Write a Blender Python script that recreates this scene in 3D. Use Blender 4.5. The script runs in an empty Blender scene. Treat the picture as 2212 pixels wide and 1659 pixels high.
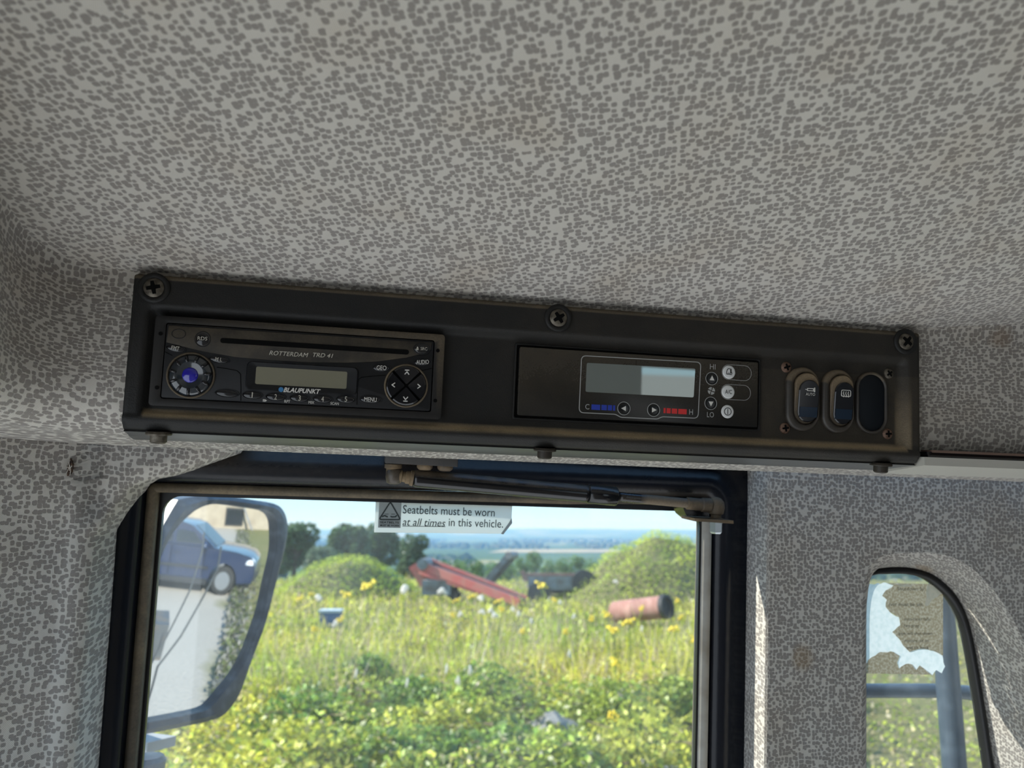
import bpy, bmesh, math, random
import numpy as np
from mathutils import Vector, Matrix, noise as mnoise
from mathutils.geometry import tessellate_polygon

random.seed(7)
rng = np.random.default_rng(7)
scene = bpy.context.scene
COL = scene.collection

# ------------------------------------------------------------------ camera
FPX, CX, CY = 1661.0, 1106.0, 829.5
PITCH = math.radians(10.9)
CAM = np.array([0.0, 0.0, 2.3])
RIGHT = np.array([1.0, 0, 0])
FWD = np.array([0, math.cos(PITCH), math.sin(PITCH)])
UPV = np.array([0, -math.sin(PITCH), math.cos(PITCH)])
cd = bpy.data.cameras.new('camera')
cam = bpy.data.objects.new('camera', cd)
COL.objects.link(cam)
cam.location = CAM
cam.rotation_euler = (math.pi / 2 + PITCH, 0, 0)
cd.sensor_width = 36.0
cd.lens = FPX / 2212 * 36.0
cd.clip_start = 0.02
cd.clip_end = 30000
cd.dof.use_dof = True
cd.dof.focus_distance = 0.53
cd.dof.aperture_fstop = 9.5
scene.camera = cam

# ------------------------------------------------------------------ light
SUN_TO = Vector((-3.6, 0.42, 2.45)).normalized()
wld = bpy.data.worlds.new('sky')
scene.world = wld
wld.use_nodes = True
wn, wl = wld.node_tree.nodes, wld.node_tree.links
wn.clear()
tc = wn.new('ShaderNodeTexCoord')
sep = wn.new('ShaderNodeSeparateXYZ')
rmp = wn.new('ShaderNodeValToRGB')
bg = wn.new('ShaderNodeBackground')
wo = wn.new('ShaderNodeOutputWorld')
wl.new(tc.outputs['Generated'], sep.inputs[0])
wl.new(sep.outputs['Z'], rmp.inputs[0])
wl.new(rmp.outputs[0], bg.inputs[0])
wl.new(bg.outputs[0], wo.inputs[0])
el = rmp.color_ramp.elements
el[0].position, el[0].color = 0.0, (0.50, 0.74, 0.88, 1)
el[1].position, el[1].color = 1.0, (0.17, 0.38, 0.78, 1)
e = el.new(0.08); e.color = (0.41, 0.68, 0.88, 1)
e = el.new(0.35); e.color = (0.30, 0.57, 0.90, 1)
bg.inputs[1].default_value = 1.15
sd = bpy.data.lights.new('sun', 'SUN')
sun = bpy.data.objects.new('sun', sd)
COL.objects.link(sun)
sd.energy = 7.0
sd.angle = math.radians(0.55)
sd.color = (1.0, 0.95, 0.86)
sun.rotation_euler = SUN_TO.to_track_quat('Z', 'Y').to_euler()
sun.location = (-10, 8, 20)
vs = scene.view_settings
vs.view_transform = 'Standard'
vs.look = 'None'
vs.gamma = 1.0
vs.use_curve_mapping = False
vs.exposure = 0.64

# ------------------------------------------------------------------ frames
def ray(px, py):
    return RIGHT * (px - CX) / FPX + UPV * (CY - py) / FPX + FWD

def c2w(a, b, c):
    return RIGHT * a + UPV * b + FWD * c

def nz(v):
    return v / np.linalg.norm(v)

CU = nz(c2w(9559, -551, 1661))                      # along the side wall, to the right
CV = c2w(1072, 17815, 1661)
CV = nz(CV - CU * CV.dot(CU))                       # up
CN = np.cross(CU, CV)                               # into the cab
P0 = CAM + ray(643, 795) * 0.49                     # centre of the radio front
MC = Matrix(((CU[0], CV[0], CN[0], P0[0]), (CU[1], CV[1], CN[1], P0[1]), (CU[2], CV[2], CN[2], P0[2]), (0, 0, 0, 1)))

def q(px, py, n=0.0):
    """photo pixel -> (u, v) metres on the cab plane at offset n"""
    r = ray(px, py)
    t = (P0 + CN * n - CAM).dot(CN) / r.dot(CN)
    d = CAM + r * t - P0
    return (float(d.dot(CU)), float(d.dot(CV)))

def q3(px, py, n=0.0):
    a, b = q(px, py, n)
    return (a, b, n)

def at(px, py, y):
    """photo pixel -> world point at forward distance y"""
    r = ray(px, py)
    return CAM + r * (y / r[1])

# ------------------------------------------------------------------ object helpers
ANCH = {}

def tagp(o, label=None, cat=None, group=None, kind=None):
    if label: o['label'] = label
    if cat: o['category'] = cat
    if group: o['group'] = group
    if kind: o['kind'] = kind
    return o

def frame_matrix(frame, anchor):
    T = Matrix.Translation(Vector(anchor))
    return MC @ T if frame == 'cab' else T

def thing(name, label, cat, anchor, frame='cab', group=None, kind=None):
    o = bpy.data.objects.new(name, None)
    o.empty_display_size = 0.02
    COL.objects.link(o)
    o.matrix_world = frame_matrix(frame, anchor)
    ANCH[o] = (frame, np.array(anchor, float))
    return tagp(o, label, cat, group, kind)

def build(name, vf, mat, parent=None, smooth=False, frame='cab', anchor=None, uvs=None, cols=None, colname='Col', mats=None):
    verts, faces = vf
    verts = np.array(verts, dtype=np.float64).reshape(-1, 3)
    if parent is not None:
        frame, anc = ANCH[parent]
    else:
        anc = np.array(anchor, float) if anchor is not None else verts.mean(axis=0)
    me = bpy.data.meshes.new(name)
    me.from_pydata((verts - anc).tolist(), [], [list(f) for f in faces])
    if uvs is not None:
        ul = me.uv_layers.new(name='UVMap')
        uvs = np.array(uvs, dtype=np.float32)
        li = np.empty(len(me.loops), dtype=np.int32)
        me.loops.foreach_get('vertex_index', li)
        ul.data.foreach_set('uv', uvs[li].ravel())
    if cols is not None:
        ca = me.color_attributes.new(colname, 'FLOAT_COLOR', 'POINT')
        c4 = np.ones((len(verts), 4), dtype=np.float32)
        c4[:, :3] = np.array(cols, dtype=np.float32)
        ca.data.foreach_set('color', c4.ravel())
    if smooth:
        me.polygons.foreach_set('use_smooth', [True] * len(me.polygons))
        if smooth == 'auto':
            me.set_sharp_from_angle(angle=math.radians(38))
    me.materials.append(mat)
    me.update()
    o = bpy.data.objects.new(name, me)
    COL.objects.link(o)
    if parent is not None:
        o.parent = parent
    else:
        o.matrix_world = frame_matrix(frame, anc)
    ANCH[o] = (frame, anc)
    return o

def copy_tree(o, parent=None):
    c = o.copy()
    COL.objects.link(c)
    if parent is not None:
        c.parent = parent
    for ch in list(o.children):
        copy_tree(ch, c)
    return c

# ------------------------------------------------------------------ shape helpers (verts, faces)
def join(*parts):
    V, F = [], []
    for v, f in parts:
        b = len(V)
        V += [tuple(x) for x in v]
        F += [tuple(i + b for i in t) for t in f]
    return V, F

def poly_area(p):
    return 0.5 * sum(p[i][0] * p[(i + 1) % len(p)][1] - p[(i + 1) % len(p)][0] * p[i][1] for i in range(len(p)))

def inset(p, d):
    n = len(p)
    out = []
    for i in range(n):
        a = Vector(p[i - 1][:2]); b = Vector(p[i][:2]); c = Vector(p[(i + 1) % n][:2])
        e1 = (b - a); e2 = (c - b)
        if e1.length < 1e-9: e1 = e2
        if e2.length < 1e-9: e2 = e1
        e1 = e1.normalized(); e2 = e2.normalized()
        n1 = Vector((-e1.y, e1.x)); n2 = Vector((-e2.y, e2.x))
        m = n1 + n2
        if m.length < 1e-6: m = n1
        m = m.normalized()
        k = max(0.35, m.dot(n1))
        out.append((b.x + m.x * d / k, b.y + m.y * d / k))
    return out

def prism(poly, n0, n1, bev=0.0, seg=2):
    """polygon in (u, v) extruded along n from n0 (back) to n1 (front), front edge rounded by bev"""
    p = [tuple(x[:2]) for x in poly]
    if poly_area(p) < 0: p = p[::-1]
    n = len(p)
    loops = [[(x, y, n0) for x, y in p]]
    if bev > 0:
        for k in range(seg + 1):
            a = math.pi / 2 * k / seg
            pp = inset(p, bev * (1 - math.cos(a)))
            loops.append([(x, y, n1 - bev + bev * math.sin(a)) for x, y in pp])
    else:
        loops.append([(x, y, n1) for x, y in p])
    V = [v for L in loops for v in L]
    F = []
    for k in range(len(loops) - 1):
        for i in range(n):
            j = (i + 1) % n
            F.append((k * n + i, k * n + j, (k + 1) * n + j, (k + 1) * n + i))
    F.append(tuple(range((len(loops) - 1) * n, len(loops) * n)))
    F.append(tuple(range(n))[::-1])
    return V, F

def holed(outer, hole, n0, n1):
    """slab with one hole"""
    o = [tuple(x[:2]) for x in outer]; h = [tuple(x[:2]) for x in hole]
    if poly_area(o) < 0: o = o[::-1]
    if poly_area(h) < 0: h = h[::-1]
    tri = tessellate_polygon([[Vector((x, y, 0)) for x, y in o], [Vector((x, y, 0)) for x, y in h[::-1]]])
    flat = o + h[::-1]
    V = [(x, y, n1) for x, y in flat] + [(x, y, n0) for x, y in flat]
    m = len(flat); F = []
    for t in tri:
        a, b, c = t
        s = (flat[b][0] - flat[a][0]) * (flat[c][1] - flat[a][1]) - (flat[c][0] - flat[a][0]) * (flat[b][1] - flat[a][1])
        if s < 0: a, c = c, a
        F.append((a, b, c)); F.append((c + m, b + m, a + m))
    no = len(o)
    for i in range(no):
        j = (i + 1) % no
        F.append((i + m, j + m, j, i))
    for i in range(len(h)):
        j = (i + 1) % len(h)
        F.append((no + i + m, no + j + m, no + j, no + i))
    return V, F

def ring(p_out, p_in, n0, n1, bev=0.0):
    """closed band between two loops with the same number of points"""
    a = [tuple(x[:2]) for x in p_out]; b = [tuple(x[:2]) for x in p_in]
    n = len(a)
    loops = [[(x, y, n0) for x, y in a], [(x, y, n1) for x, y in a], [(x, y, n1) for x, y in b], [(x, y, n0) for x, y in b]]
    if bev:
        mid = [((a[i][0] + b[i][0]) / 2, (a[i][1] + b[i][1]) / 2) for i in range(n)]
        loops.insert(2, [(x, y, n1 + bev) for x, y in mid])
    V = [v for L in loops for v in L]; F = []
    k = len(loops)
    for s in range(k):
        t = (s + 1) % k
        for i in range(n):
            j = (i + 1) % n
            F.append((s * n + i, s * n + j, t * n + j, t * n + i))
    return V, F

def rrect(u0, v0, u1, v1, r, seg=5):
    P = []
    for cx, cy, a0 in ((u1 - r, v1 - r, 0), (u0 + r, v1 - r, 90), (u0 + r, v0 + r, 180), (u1 - r, v0 + r, 270)):
        for k in range(seg + 1):
            a = math.radians(a0 + 90 * k / seg)
            P.append((cx + r * math.cos(a), cy + r * math.sin(a)))
    return P

def rquad(pts, r, seg=5):
    """rounded polygon through given corners"""
    n = len(pts); P = []
    for i in range(n):
        a = Vector(pts[i - 1]); b = Vector(pts[i]); c = Vector(pts[(i + 1) % n])
        rr = r[i] if isinstance(r, (list, tuple)) else r
        d1 = (a - b); d2 = (c - b)
        s = b + d1.normalized() * min(rr, d1.length * .49); t = b + d2.normalized() * min(rr, d2.length * .49)
        for k in range(seg + 1):
            w = k / seg
            p = s * (1 - w) ** 2 + b * 2 * w * (1 - w) + t * w * w
            P.append((p.x, p.y))
    return P

def ellipse(cu, cv, a, b, seg=28, rot=0.0):
    P = []
    for k in range(seg):
        t = 2 * math.pi * k / seg
        x, y = a * math.cos(t), b * math.sin(t)
        P.append((cu + x * math.cos(rot) - y * math.sin(rot), cv + x * math.sin(rot) + y * math.cos(rot)))
    return P

def dome(cu, cv, n0, a, b, h, seg=28, rings=6, rot=0.0, flat=0.0):
    """elliptic dome sitting on n0"""
    V, F = [], []
    for r in range(rings):
        t = math.pi / 2 * r / rings
        k = math.cos(t)
        V += [(x, y, n0 + h * math.sin(t)) for x, y in ellipse(cu, cv, a * (flat + (1 - flat) * k), b * (flat + (1 - flat) * k), seg, rot)]
    V.append((cu, cv, n0 + h))
    for r in range(rings - 1):
        for i in range(seg):
            j = (i + 1) % seg
            F.append((r * seg + i, r * seg + j, (r + 1) * seg + j, (r + 1) * seg + i))
    top = len(V) - 1
    for i in range(seg):
        F.append(((rings - 1) * seg + i, (rings - 1) * seg + (i + 1) % seg, top))
    return V, F

def basis(d):
    d = Vector(d).normalized()
    a = Vector((0, 0, 1)) if abs(d.z) < 0.9 else Vector((1, 0, 0))
    x = d.cross(a).normalized()
    return x, d.cross(x).normalized(), d

def lathe(p0, d, prof, seg=20):
    """prof: list of (distance along d, radius)"""
    x, y, d = basis(d); p0 = Vector(p0); V, F = [], []
    for s, r in prof:
        c = p0 + d * s
        for k in range(seg):
            t = 2 * math.pi * k / seg
            V.append(tuple(c + x * (r * math.cos(t)) + y * (r * math.sin(t))))
    m = len(prof)
    for k in range(m - 1):
        for i in range(seg):
            j = (i + 1) % seg
            F.append((k * seg + i, k * seg + j, (k + 1) * seg + j, (k + 1) * seg + i))
    F.append(tuple(range(seg))[::-1]); F.append(tuple(range((m - 1) * seg, m * seg)))
    return V, F

def cyl(a, b, r0, r1=None, seg=16):
    a = Vector(a); b = Vector(b)
    return lathe(a, b - a, [(0, r0), ((b - a).length, r0 if r1 is None else r1)], seg)

def tube(path, r, seg=10, closed=False):
    P = [Vector(p) for p in path]; n = len(P); V, F = [], []
    ref = None
    for i in range(n):
        if closed: d = P[(i + 1) % n] - P[i - 1]
        else: d = P[min(i + 1, n - 1)] - P[max(i - 1, 0)]
        d.normalize()
        if ref is None:
            x, y, _ = basis(d)
        else:
            x = (ref - d * ref.dot(d)).normalized(); y = d.cross(x)
        ref = x
        rr = r[i] if isinstance(r, (list, tuple)) else r
        for k in range(seg):
            t = 2 * math.pi * k / seg
            V.append(tuple(P[i] + x * (rr * math.cos(t)) + y * (rr * math.sin(t))))
    for i in range(n if closed else n - 1):
        i2 = (i + 1) % n
        for k in range(seg):
            j = (k + 1) % seg
            F.append((i * seg + k, i * seg + j, i2 * seg + j, i2 * seg + k))
    if not closed:
        F.append(tuple(range(seg))[::-1]); F.append(tuple(range((n - 1) * seg, n * seg)))
    return V, F

def stroke(pts, w, n0, n1, closed=False):
    """flat line of width w in the (u, v) plane"""
    P = [Vector(p[:2]) for p in pts]; n = len(P); L, Rr = [], []
    for i in range(n):
        if closed: a, b, c = P[i - 1], P[i], P[(i + 1) % n]
        else: a, b, c = P[max(i - 1, 0)], P[i], P[min(i + 1, n - 1)]
        e1 = (b - a) if (b - a).length > 1e-9 else (c - b)
        e2 = (c - b) if (c - b).length > 1e-9 else (b - a)
        m = (Vector((-e1.y, e1.x)).normalized() + Vector((-e2.y, e2.x)).normalized())
        m = m.normalized()
        k = max(0.5, m.dot(Vector((-e1.y, e1.x)).normalized()))
        L.append(b + m * w / 2 / k); Rr.append(b - m * w / 2 / k)
    V = [(p.x, p.y, n1) for p in L] + [(p.x, p.y, n1) for p in Rr] + [(p.x, p.y, n0) for p in L] + [(p.x, p.y, n0) for p in Rr]
    F = []
    for i in range(n if closed else n - 1):
        j = (i + 1) % n
        F += [(n + i, n + j, j, i), (i, j, 2 * n + j, 2 * n + i), (3 * n + i, 3 * n + j, n + j, n + i)]
    return V, F

def box3(c, s):
    x, y, z = c; a, b, d = s[0] / 2, s[1] / 2, s[2] / 2
    V = [(x + i * a, y + j * b, z + k * d) for k in (-1, 1) for j in (-1, 1) for i in (-1, 1)]
    return V, [(0, 2, 3, 1), (4, 5, 7, 6), (0, 1, 5, 4), (2, 6, 7, 3), (0, 4, 6, 2), (1, 3, 7, 5)]

def beam(a, b, w, h, up=(0, 0, 1)):
    """box bar from a to b, width w and height h"""
    a = Vector(a); b = Vector(b); d = (b - a).normalized(); up = Vector(up)
    x = d.cross(up).normalized(); y = x.cross(d)
    V = []
    for p in (a, b):
        for i, j in ((-1, -1), (1, -1), (1, 1), (-1, 1)):
            V.append(tuple(p + x * (i * w / 2) + y * (j * h / 2)))
    return V, [(0, 1, 2, 3)[::-1], (4, 5, 6, 7), (0, 1, 5, 4), (1, 2, 6, 5), (2, 3, 7, 6), (3, 0, 4, 7)]

# ------------------------------------------------------------------ materials
def newmat(name):
    m = bpy.data.materials.new(name); m.use_nodes = True
    nt = m.node_tree
    return m, nt.nodes, nt.links, nt.nodes['Principled BSDF']

def pmat(name, col, rough=0.5, metal=0.0, spec=0.5, coat=0.0, bump=None, var=None, trans=0.0):
    """principled material; bump=(scale, strength, distance); var=(scale, colour2, low, high) noise mix"""
    m, N, L, B = newmat(name)
    B.inputs['Base Color'].default_value = (*col, 1)
    B.inputs['Roughness'].default_value = rough
    B.inputs['Metallic'].default_value = metal
    B.inputs['Specular IOR Level'].default_value = spec
    B.inputs['Coat Weight'].default_value = coat
    B.inputs['Coat Roughness'].default_value = 0.05
    B.inputs['Transmission Weight'].default_value = trans
    tcn = N.new('ShaderNodeTexCoord')
    if var:
        nt = N.new('ShaderNodeTexNoise'); nt.inputs['Scale'].default_value = var[0]; nt.inputs['Detail'].default_value = 6
        L.new(tcn.outputs['Object'], nt.inputs['Vector'])
        mr = N.new('ShaderNodeMapRange'); mr.inputs[1].default_value = var[2]; mr.inputs[2].default_value = var[3]
        L.new(nt.outputs[0], mr.inputs[0])
        mx = N.new('ShaderNodeMix'); mx.data_type = 'RGBA'
        mx.inputs[6].default_value = (*col, 1); mx.inputs[7].default_value = (*var[1], 1)
        L.new(mr.outputs[0], mx.inputs[0]); L.new(mx.outputs[2], B.inputs['Base Color'])
    if bump:
        nb = N.new('ShaderNodeTexNoise'); nb.inputs['Scale'].default_value = bump[0]; nb.inputs['Detail'].default_value = 3
        L.new(tcn.outputs['Object'], nb.inputs['Vector'])
        bp = N.new('ShaderNodeBump'); bp.inputs['Strength'].default_value = bump[1]; bp.inputs['Distance'].default_value = bump[2]
        L.new(nb.outputs[0], bp.inputs['Height']); L.new(bp.outputs[0], B.inputs['Normal'])
    return m

def mathn(N, L, op, a, b=None, c=None):
    n = N.new('ShaderNodeMath'); n.operation = op
    for i, x in enumerate((a, b, c)):
        if x is None: continue
        if isinstance(x, (int, float)): n.inputs[i].default_value = x
        else: L.new(x, n.inputs[i])
    return n.outputs[0]

def mixc(N, L, fac, a, b):
    n = N.new('ShaderNodeMix'); n.data_type = 'RGBA'
    if isinstance(fac, (int, float)): n.inputs[0].default_value = fac
    else: L.new(fac, n.inputs[0])
    for i, x in ((6, a), (7, b)):
        if isinstance(x, tuple): n.inputs[i].default_value = (*x, 1)
        else: L.new(x, n.inputs[i])
    return n.outputs[2]

def fabric(name, stains=(), pitch=0.0034, cover=0.34):
    """woven spotted headlining cloth; UV in metres"""
    m, N, L, B = newmat(name)
    uv = N.new('ShaderNodeUVMap'); uv.uv_map = 'UVMap'
    wob = N.new('ShaderNodeTexNoise'); wob.inputs['Scale'].default_value = 120; wob.inputs['Detail'].default_value = 1
    L.new(uv.outputs[0], wob.inputs['Vector'])
    wv = N.new('ShaderNodeVectorMath'); wv.operation = 'MULTIPLY_ADD'
    L.new(wob.outputs['Color'], wv.inputs[0]); wv.inputs[1].default_value = (0.0024, 0.0024, 0); L.new(uv.outputs[0], wv.inputs[2])
    vor = N.new('ShaderNodeTexVoronoi'); vor.voronoi_dimensions = '2D'; vor.distance = 'MINKOWSKI'; vor.inputs['Exponent'].default_value = 3.0
    vor.inputs['Scale'].default_value = 1 / pitch; vor.inputs['Randomness'].default_value = 0.72
    L.new(wv.outputs[0], vor.inputs['Vector'])
    sepc = N.new('ShaderNodeSeparateColor'); L.new(vor.outputs['Color'], sepc.inputs[0])
    thr = mathn(N, L, 'MULTIPLY_ADD', sepc.outputs[0], 0.17, cover)
    d = mathn(N, L, 'SUBTRACT', thr, vor.outputs['Distance'])
    mr = N.new('ShaderNodeMapRange'); mr.interpolation_type = 'SMOOTHSTEP'
    mr.inputs[1].default_value = -0.08; mr.inputs[2].default_value = 0.12; L.new(d, mr.inputs[0])
    drop = mathn(N, L, 'GREATER_THAN', sepc.outputs[1], 0.10)
    spot = mathn(N, L, 'MULTIPLY', mr.outputs[0], drop)
    # threads
    sx = N.new('ShaderNodeSeparateXYZ'); L.new(uv.outputs[0], sx.inputs[0])
    k = 2 * math.pi / 0.00085
    s1 = mathn(N, L, 'SINE', mathn(N, L, 'MULTIPLY', sx.outputs[0], k))
    s2 = mathn(N, L, 'SINE', mathn(N, L, 'MULTIPLY', sx.outputs[1], k * 0.8))
    th = mathn(N, L, 'MULTIPLY', s1, s2)
    dirt = N.new('ShaderNodeTexNoise'); dirt.inputs['Scale'].default_value = 14; dirt.inputs['Detail'].default_value = 5
    L.new(uv.outputs[0], dirt.inputs['Vector'])
    dm = N.new('ShaderNodeMapRange'); dm.inputs[1].default_value = 0.5; dm.inputs[2].default_value = 0.78; L.new(dirt.outputs[0], dm.inputs[0])
    light = mixc(N, L, mathn(N, L, 'MULTIPLY', dm.outputs[0], 0.55), (0.58, 0.545, 0.49), (0.46, 0.38, 0.29))
    dark = mixc(N, L, mathn(N, L, 'MULTIPLY', dm.outputs[0], 0.4), (0.225, 0.204, 0.187), (0.19, 0.15, 0.11))
    lt = mixc(N, L, mathn(N, L, 'MULTIPLY_ADD', th, 0.22, 0.22), light, dark)
    colr = mixc(N, L, mathn(N, L, 'MULTIPLY', spot, 0.92), lt, dark)
    for (su, sv, sr, sc, sa) in stains:
        dv = N.new('ShaderNodeVectorMath'); dv.operation = 'DISTANCE'
        L.new(wv.outputs[0], dv.inputs[0]); dv.inputs[1].default_value = (su, sv, 0)
        n2 = mathn(N, L, 'MULTIPLY_ADD', dirt.outputs[0], sr * 1.2, dv.outputs['Value'])
        ms = N.new('ShaderNodeMapRange'); ms.inputs[1].default_value = sr * 1.7; ms.inputs[2].default_value = sr * 1.1
        L.new(n2, ms.inputs[0])
        colr = mixc(N, L, mathn(N, L, 'MULTIPLY', ms.outputs[0], sa), colr, sc)
    L.new(colr, B.inputs['Base Color'])
    B.inputs['Roughness'].default_value = 0.95
    B.inputs['Specular IOR Level'].default_value = 0.1
    B.inputs['Sheen Weight'].default_value = 0.12
    B.inputs['Sheen Roughness'].default_value = 0.5
    hgt = mathn(N, L, 'SUBTRACT', mathn(N, L, 'MULTIPLY', th, 0.25), spot)
    bp = N.new('ShaderNodeBump'); bp.inputs['Strength'].default_value = 0.55; bp.inputs['Distance'].default_value = 0.0006
    L.new(hgt, bp.inputs['Height']); L.new(bp.outputs[0], B.inputs['Normal'])
    return m

def dusty(name, col, dustcol, rough, grain=900.0, gstr=0.5, gdist=0.0004, spec=0.45, base=0.12, attr='dust', wave=False):
    """plastic / rubber / paint with dust carried in a vertex attribute and a noisy film"""
    m, N, L, B = newmat(name)
    tcn = N.new('ShaderNodeTexCoord')
    at_ = N.new('ShaderNodeAttribute'); at_.attribute_name = attr
    sp = N.new('ShaderNodeSeparateColor'); L.new(at_.outputs['Color'], sp.inputs[0])
    n1 = N.new('ShaderNodeTexNoise'); n1.inputs['Scale'].default_value = 28; n1.inputs['Detail'].default_value = 7; n1.inputs['Roughness'].default_value = 0.65
    L.new(tcn.outputs['Object'], n1.inputs['Vector'])
    film = N.new('ShaderNodeMapRange'); film.inputs[1].default_value = 0.42; film.inputs[2].default_value = 0.75; L.new(n1.outputs[0], film.inputs[0])
    n2 = N.new('ShaderNodeTexNoise'); n2.inputs['Scale'].default_value = grain; n2.inputs['Detail'].default_value = 2
    L.new(tcn.outputs['Object'], n2.inputs['Vector'])
    wear = mathn(N, L, 'MULTIPLY_ADD', n1.outputs[0], 1.2, 0.25)
    gr = mathn(N, L, 'MULTIPLY_ADD', n2.outputs[0], 0.8, 0.6)
    d = mathn(N, L, 'MULTIPLY', mathn(N, L, 'MULTIPLY', sp.outputs[0], wear), gr)
    tot = mathn(N, L, 'MULTIPLY_ADD', film.outputs[0], base, d)
    cl = N.new('ShaderNodeClamp'); L.new(tot, cl.inputs[0])
    L.new(mixc(N, L, cl.outputs[0], col, dustcol), B.inputs['Base Color'])
    ro = N.new('ShaderNodeMapRange'); ro.inputs[3].default_value = rough; ro.inputs[4].default_value = 0.9; L.new(cl.outputs[0], ro.inputs[0])
    L.new(ro.outputs[0], B.inputs['Roughness'])
    B.inputs['Specular IOR Level'].default_value = spec
    if gstr > 0:
        v = N.new('ShaderNodeTexVoronoi'); v.inputs['Scale'].default_value = grain; L.new(tcn.outputs['Object'], v.inputs['Vector'])
        bp = N.new('ShaderNodeBump'); bp.inputs['Strength'].default_value = gstr; bp.inputs['Distance'].default_value = gdist
        L.new(v.outputs['Distance'], bp.inputs['Height']); L.new(bp.outputs[0], B.inputs['Normal'])
    return m

def glassmat(name, tint=(0.96, 0.985, 0.98), dust=0.03, dustcol=(0.75, 0.8, 0.82), refl=0.07):
    """thin dusty pane"""
    m = bpy.data.materials.new(name); m.use_nodes = True
    N, L = m.node_tree.nodes, m.node_tree.links
    N.clear()
    o = N.new('ShaderNodeOutputMaterial')
    tr = N.new('ShaderNodeBsdfTransparent'); tr.inputs[0].default_value = (*tint, 1)
    gl = N.new('ShaderNodeBsdfGlossy'); gl.inputs['Roughness'].default_value = 0.0
    df = N.new('ShaderNodeBsdfDiffuse'); df.inputs[0].default_value = (*dustcol, 1)
    tl = N.new('ShaderNodeBsdfTranslucent'); tl.inputs[0].default_value = (*dustcol, 1)
    ad = N.new('ShaderNodeMixShader'); ad.inputs[0].default_value = 0.5
    L.new(df.outputs[0], ad.inputs[1]); L.new(tl.outputs[0], ad.inputs[2])
    m1 = N.new('ShaderNodeMixShader'); m2 = N.new('ShaderNodeMixShader')
    fr = N.new('ShaderNodeLayerWeight')                      # Schlick reflectance of a thin pane, same from both sides
    L.new(mathn(N, L, 'MULTIPLY_ADD', mathn(N, L, 'POWER', fr.outputs['Facing'], 5.0), 0.6, refl * 0.5), m1.inputs[0])
    L.new(tr.outputs[0], m1.inputs[1]); L.new(gl.outputs[0], m1.inputs[2])
    tcn = N.new('ShaderNodeTexCoord')
    n1 = N.new('ShaderNodeTexNoise'); n1.inputs['Scale'].default_value = 9; n1.inputs['Detail'].default_value = 6
    L.new(tcn.outputs['Object'], n1.inputs['Vector'])
    n2 = N.new('ShaderNodeTexVoronoi'); n2.inputs['Scale'].default_value = 160; L.new(tcn.outputs['Object'], n2.inputs['Vector'])
    spk = N.new('ShaderNodeMapRange'); spk.inputs[1].default_value = 0.16; spk.inputs[2].default_value = 0.05; L.new(n2.outputs['Distance'], spk.inputs[0])
    f1 = mathn(N, L, 'MULTIPLY', mathn(N, L, 'POWER', n1.outputs[0], 2.0), dust * 4)
    f2 = mathn(N, L, 'MULTIPLY_ADD', mathn(N, L, 'MULTIPLY', spk.outputs[0], n1.outputs[0]), dust * 1.5, f1)
    L.new(f2, m2.inputs[0])
    L.new(m1.outputs[0], m2.inputs[1]); L.new(ad.outputs[0], m2.inputs[2])
    L.new(m2.outputs[0], o.inputs[0])
    return m

def papermat(name, col, col2=None, transl=0.5, scale=300):
    m = bpy.data.materials.new(name); m.use_nodes = True
    N, L = m.node_tree.nodes, m.node_tree.links
    N.clear()
    o = N.new('ShaderNodeOutputMaterial')
    d = N.new('ShaderNodeBsdfDiffuse'); t = N.new('ShaderNodeBsdfTranslucent')
    if col2:
        tcn = N.new('ShaderNodeTexCoord'); nt = N.new('ShaderNodeTexNoise'); nt.inputs['Scale'].default_value = scale; nt.inputs['Detail'].default_value = 5
        L.new(tcn.outputs['Object'], nt.inputs['Vector'])
        mr = N.new('ShaderNodeMapRange'); mr.inputs[1].default_value = 0.42; mr.inputs[2].default_value = 0.62; L.new(nt.outputs[0], mr.inputs[0])
        c = mixc(N, L, mr.outputs[0], col, col2)
        L.new(c, d.inputs[0]); L.new(c, t.inputs[0])
    else:
        d.inputs[0].default_value = (*col, 1); t.inputs[0].default_value = (*col, 1)
    x = N.new('ShaderNodeMixShader'); x.inputs[0].default_value = transl
    L.new(d.outputs[0], x.inputs[1]); L.new(t.outputs[0], x.inputs[2]); L.new(x.outputs[0], o.inputs[0])
    return m

def leafmat(name, rough=0.6, transl=0.45):
    m = bpy.data.materials.new(name); m.use_nodes = True
    N, L = m.node_tree.nodes, m.node_tree.links
    N.clear()
    o = N.new('ShaderNodeOutputMaterial')
    a = N.new('ShaderNodeAttribute'); a.attribute_name = 'Col'
    d = N.new('ShaderNodeBsdfDiffuse'); t = N.new('ShaderNodeBsdfTranslucent'); g = N.new('ShaderNodeBsdfGlossy')
    g.inputs['Roughness'].default_value = 0.45
    L.new(a.outputs['Color'], d.inputs[0]); L.new(a.outputs['Color'], t.inputs[0])
    x = N.new('ShaderNodeMixShader'); x.inputs[0].default_value = transl
    L.new(d.outputs[0], x.inputs[1]); L.new(t.outputs[0], x.inputs[2])
    y = N.new('ShaderNodeMixShader'); y.inputs[0].default_value = 0.04
    L.new(x.outputs[0], y.inputs[1]); L.new(g.outputs[0], y.inputs[2])
    L.new(y.outputs[0], o.inputs[0])
    return m

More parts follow.
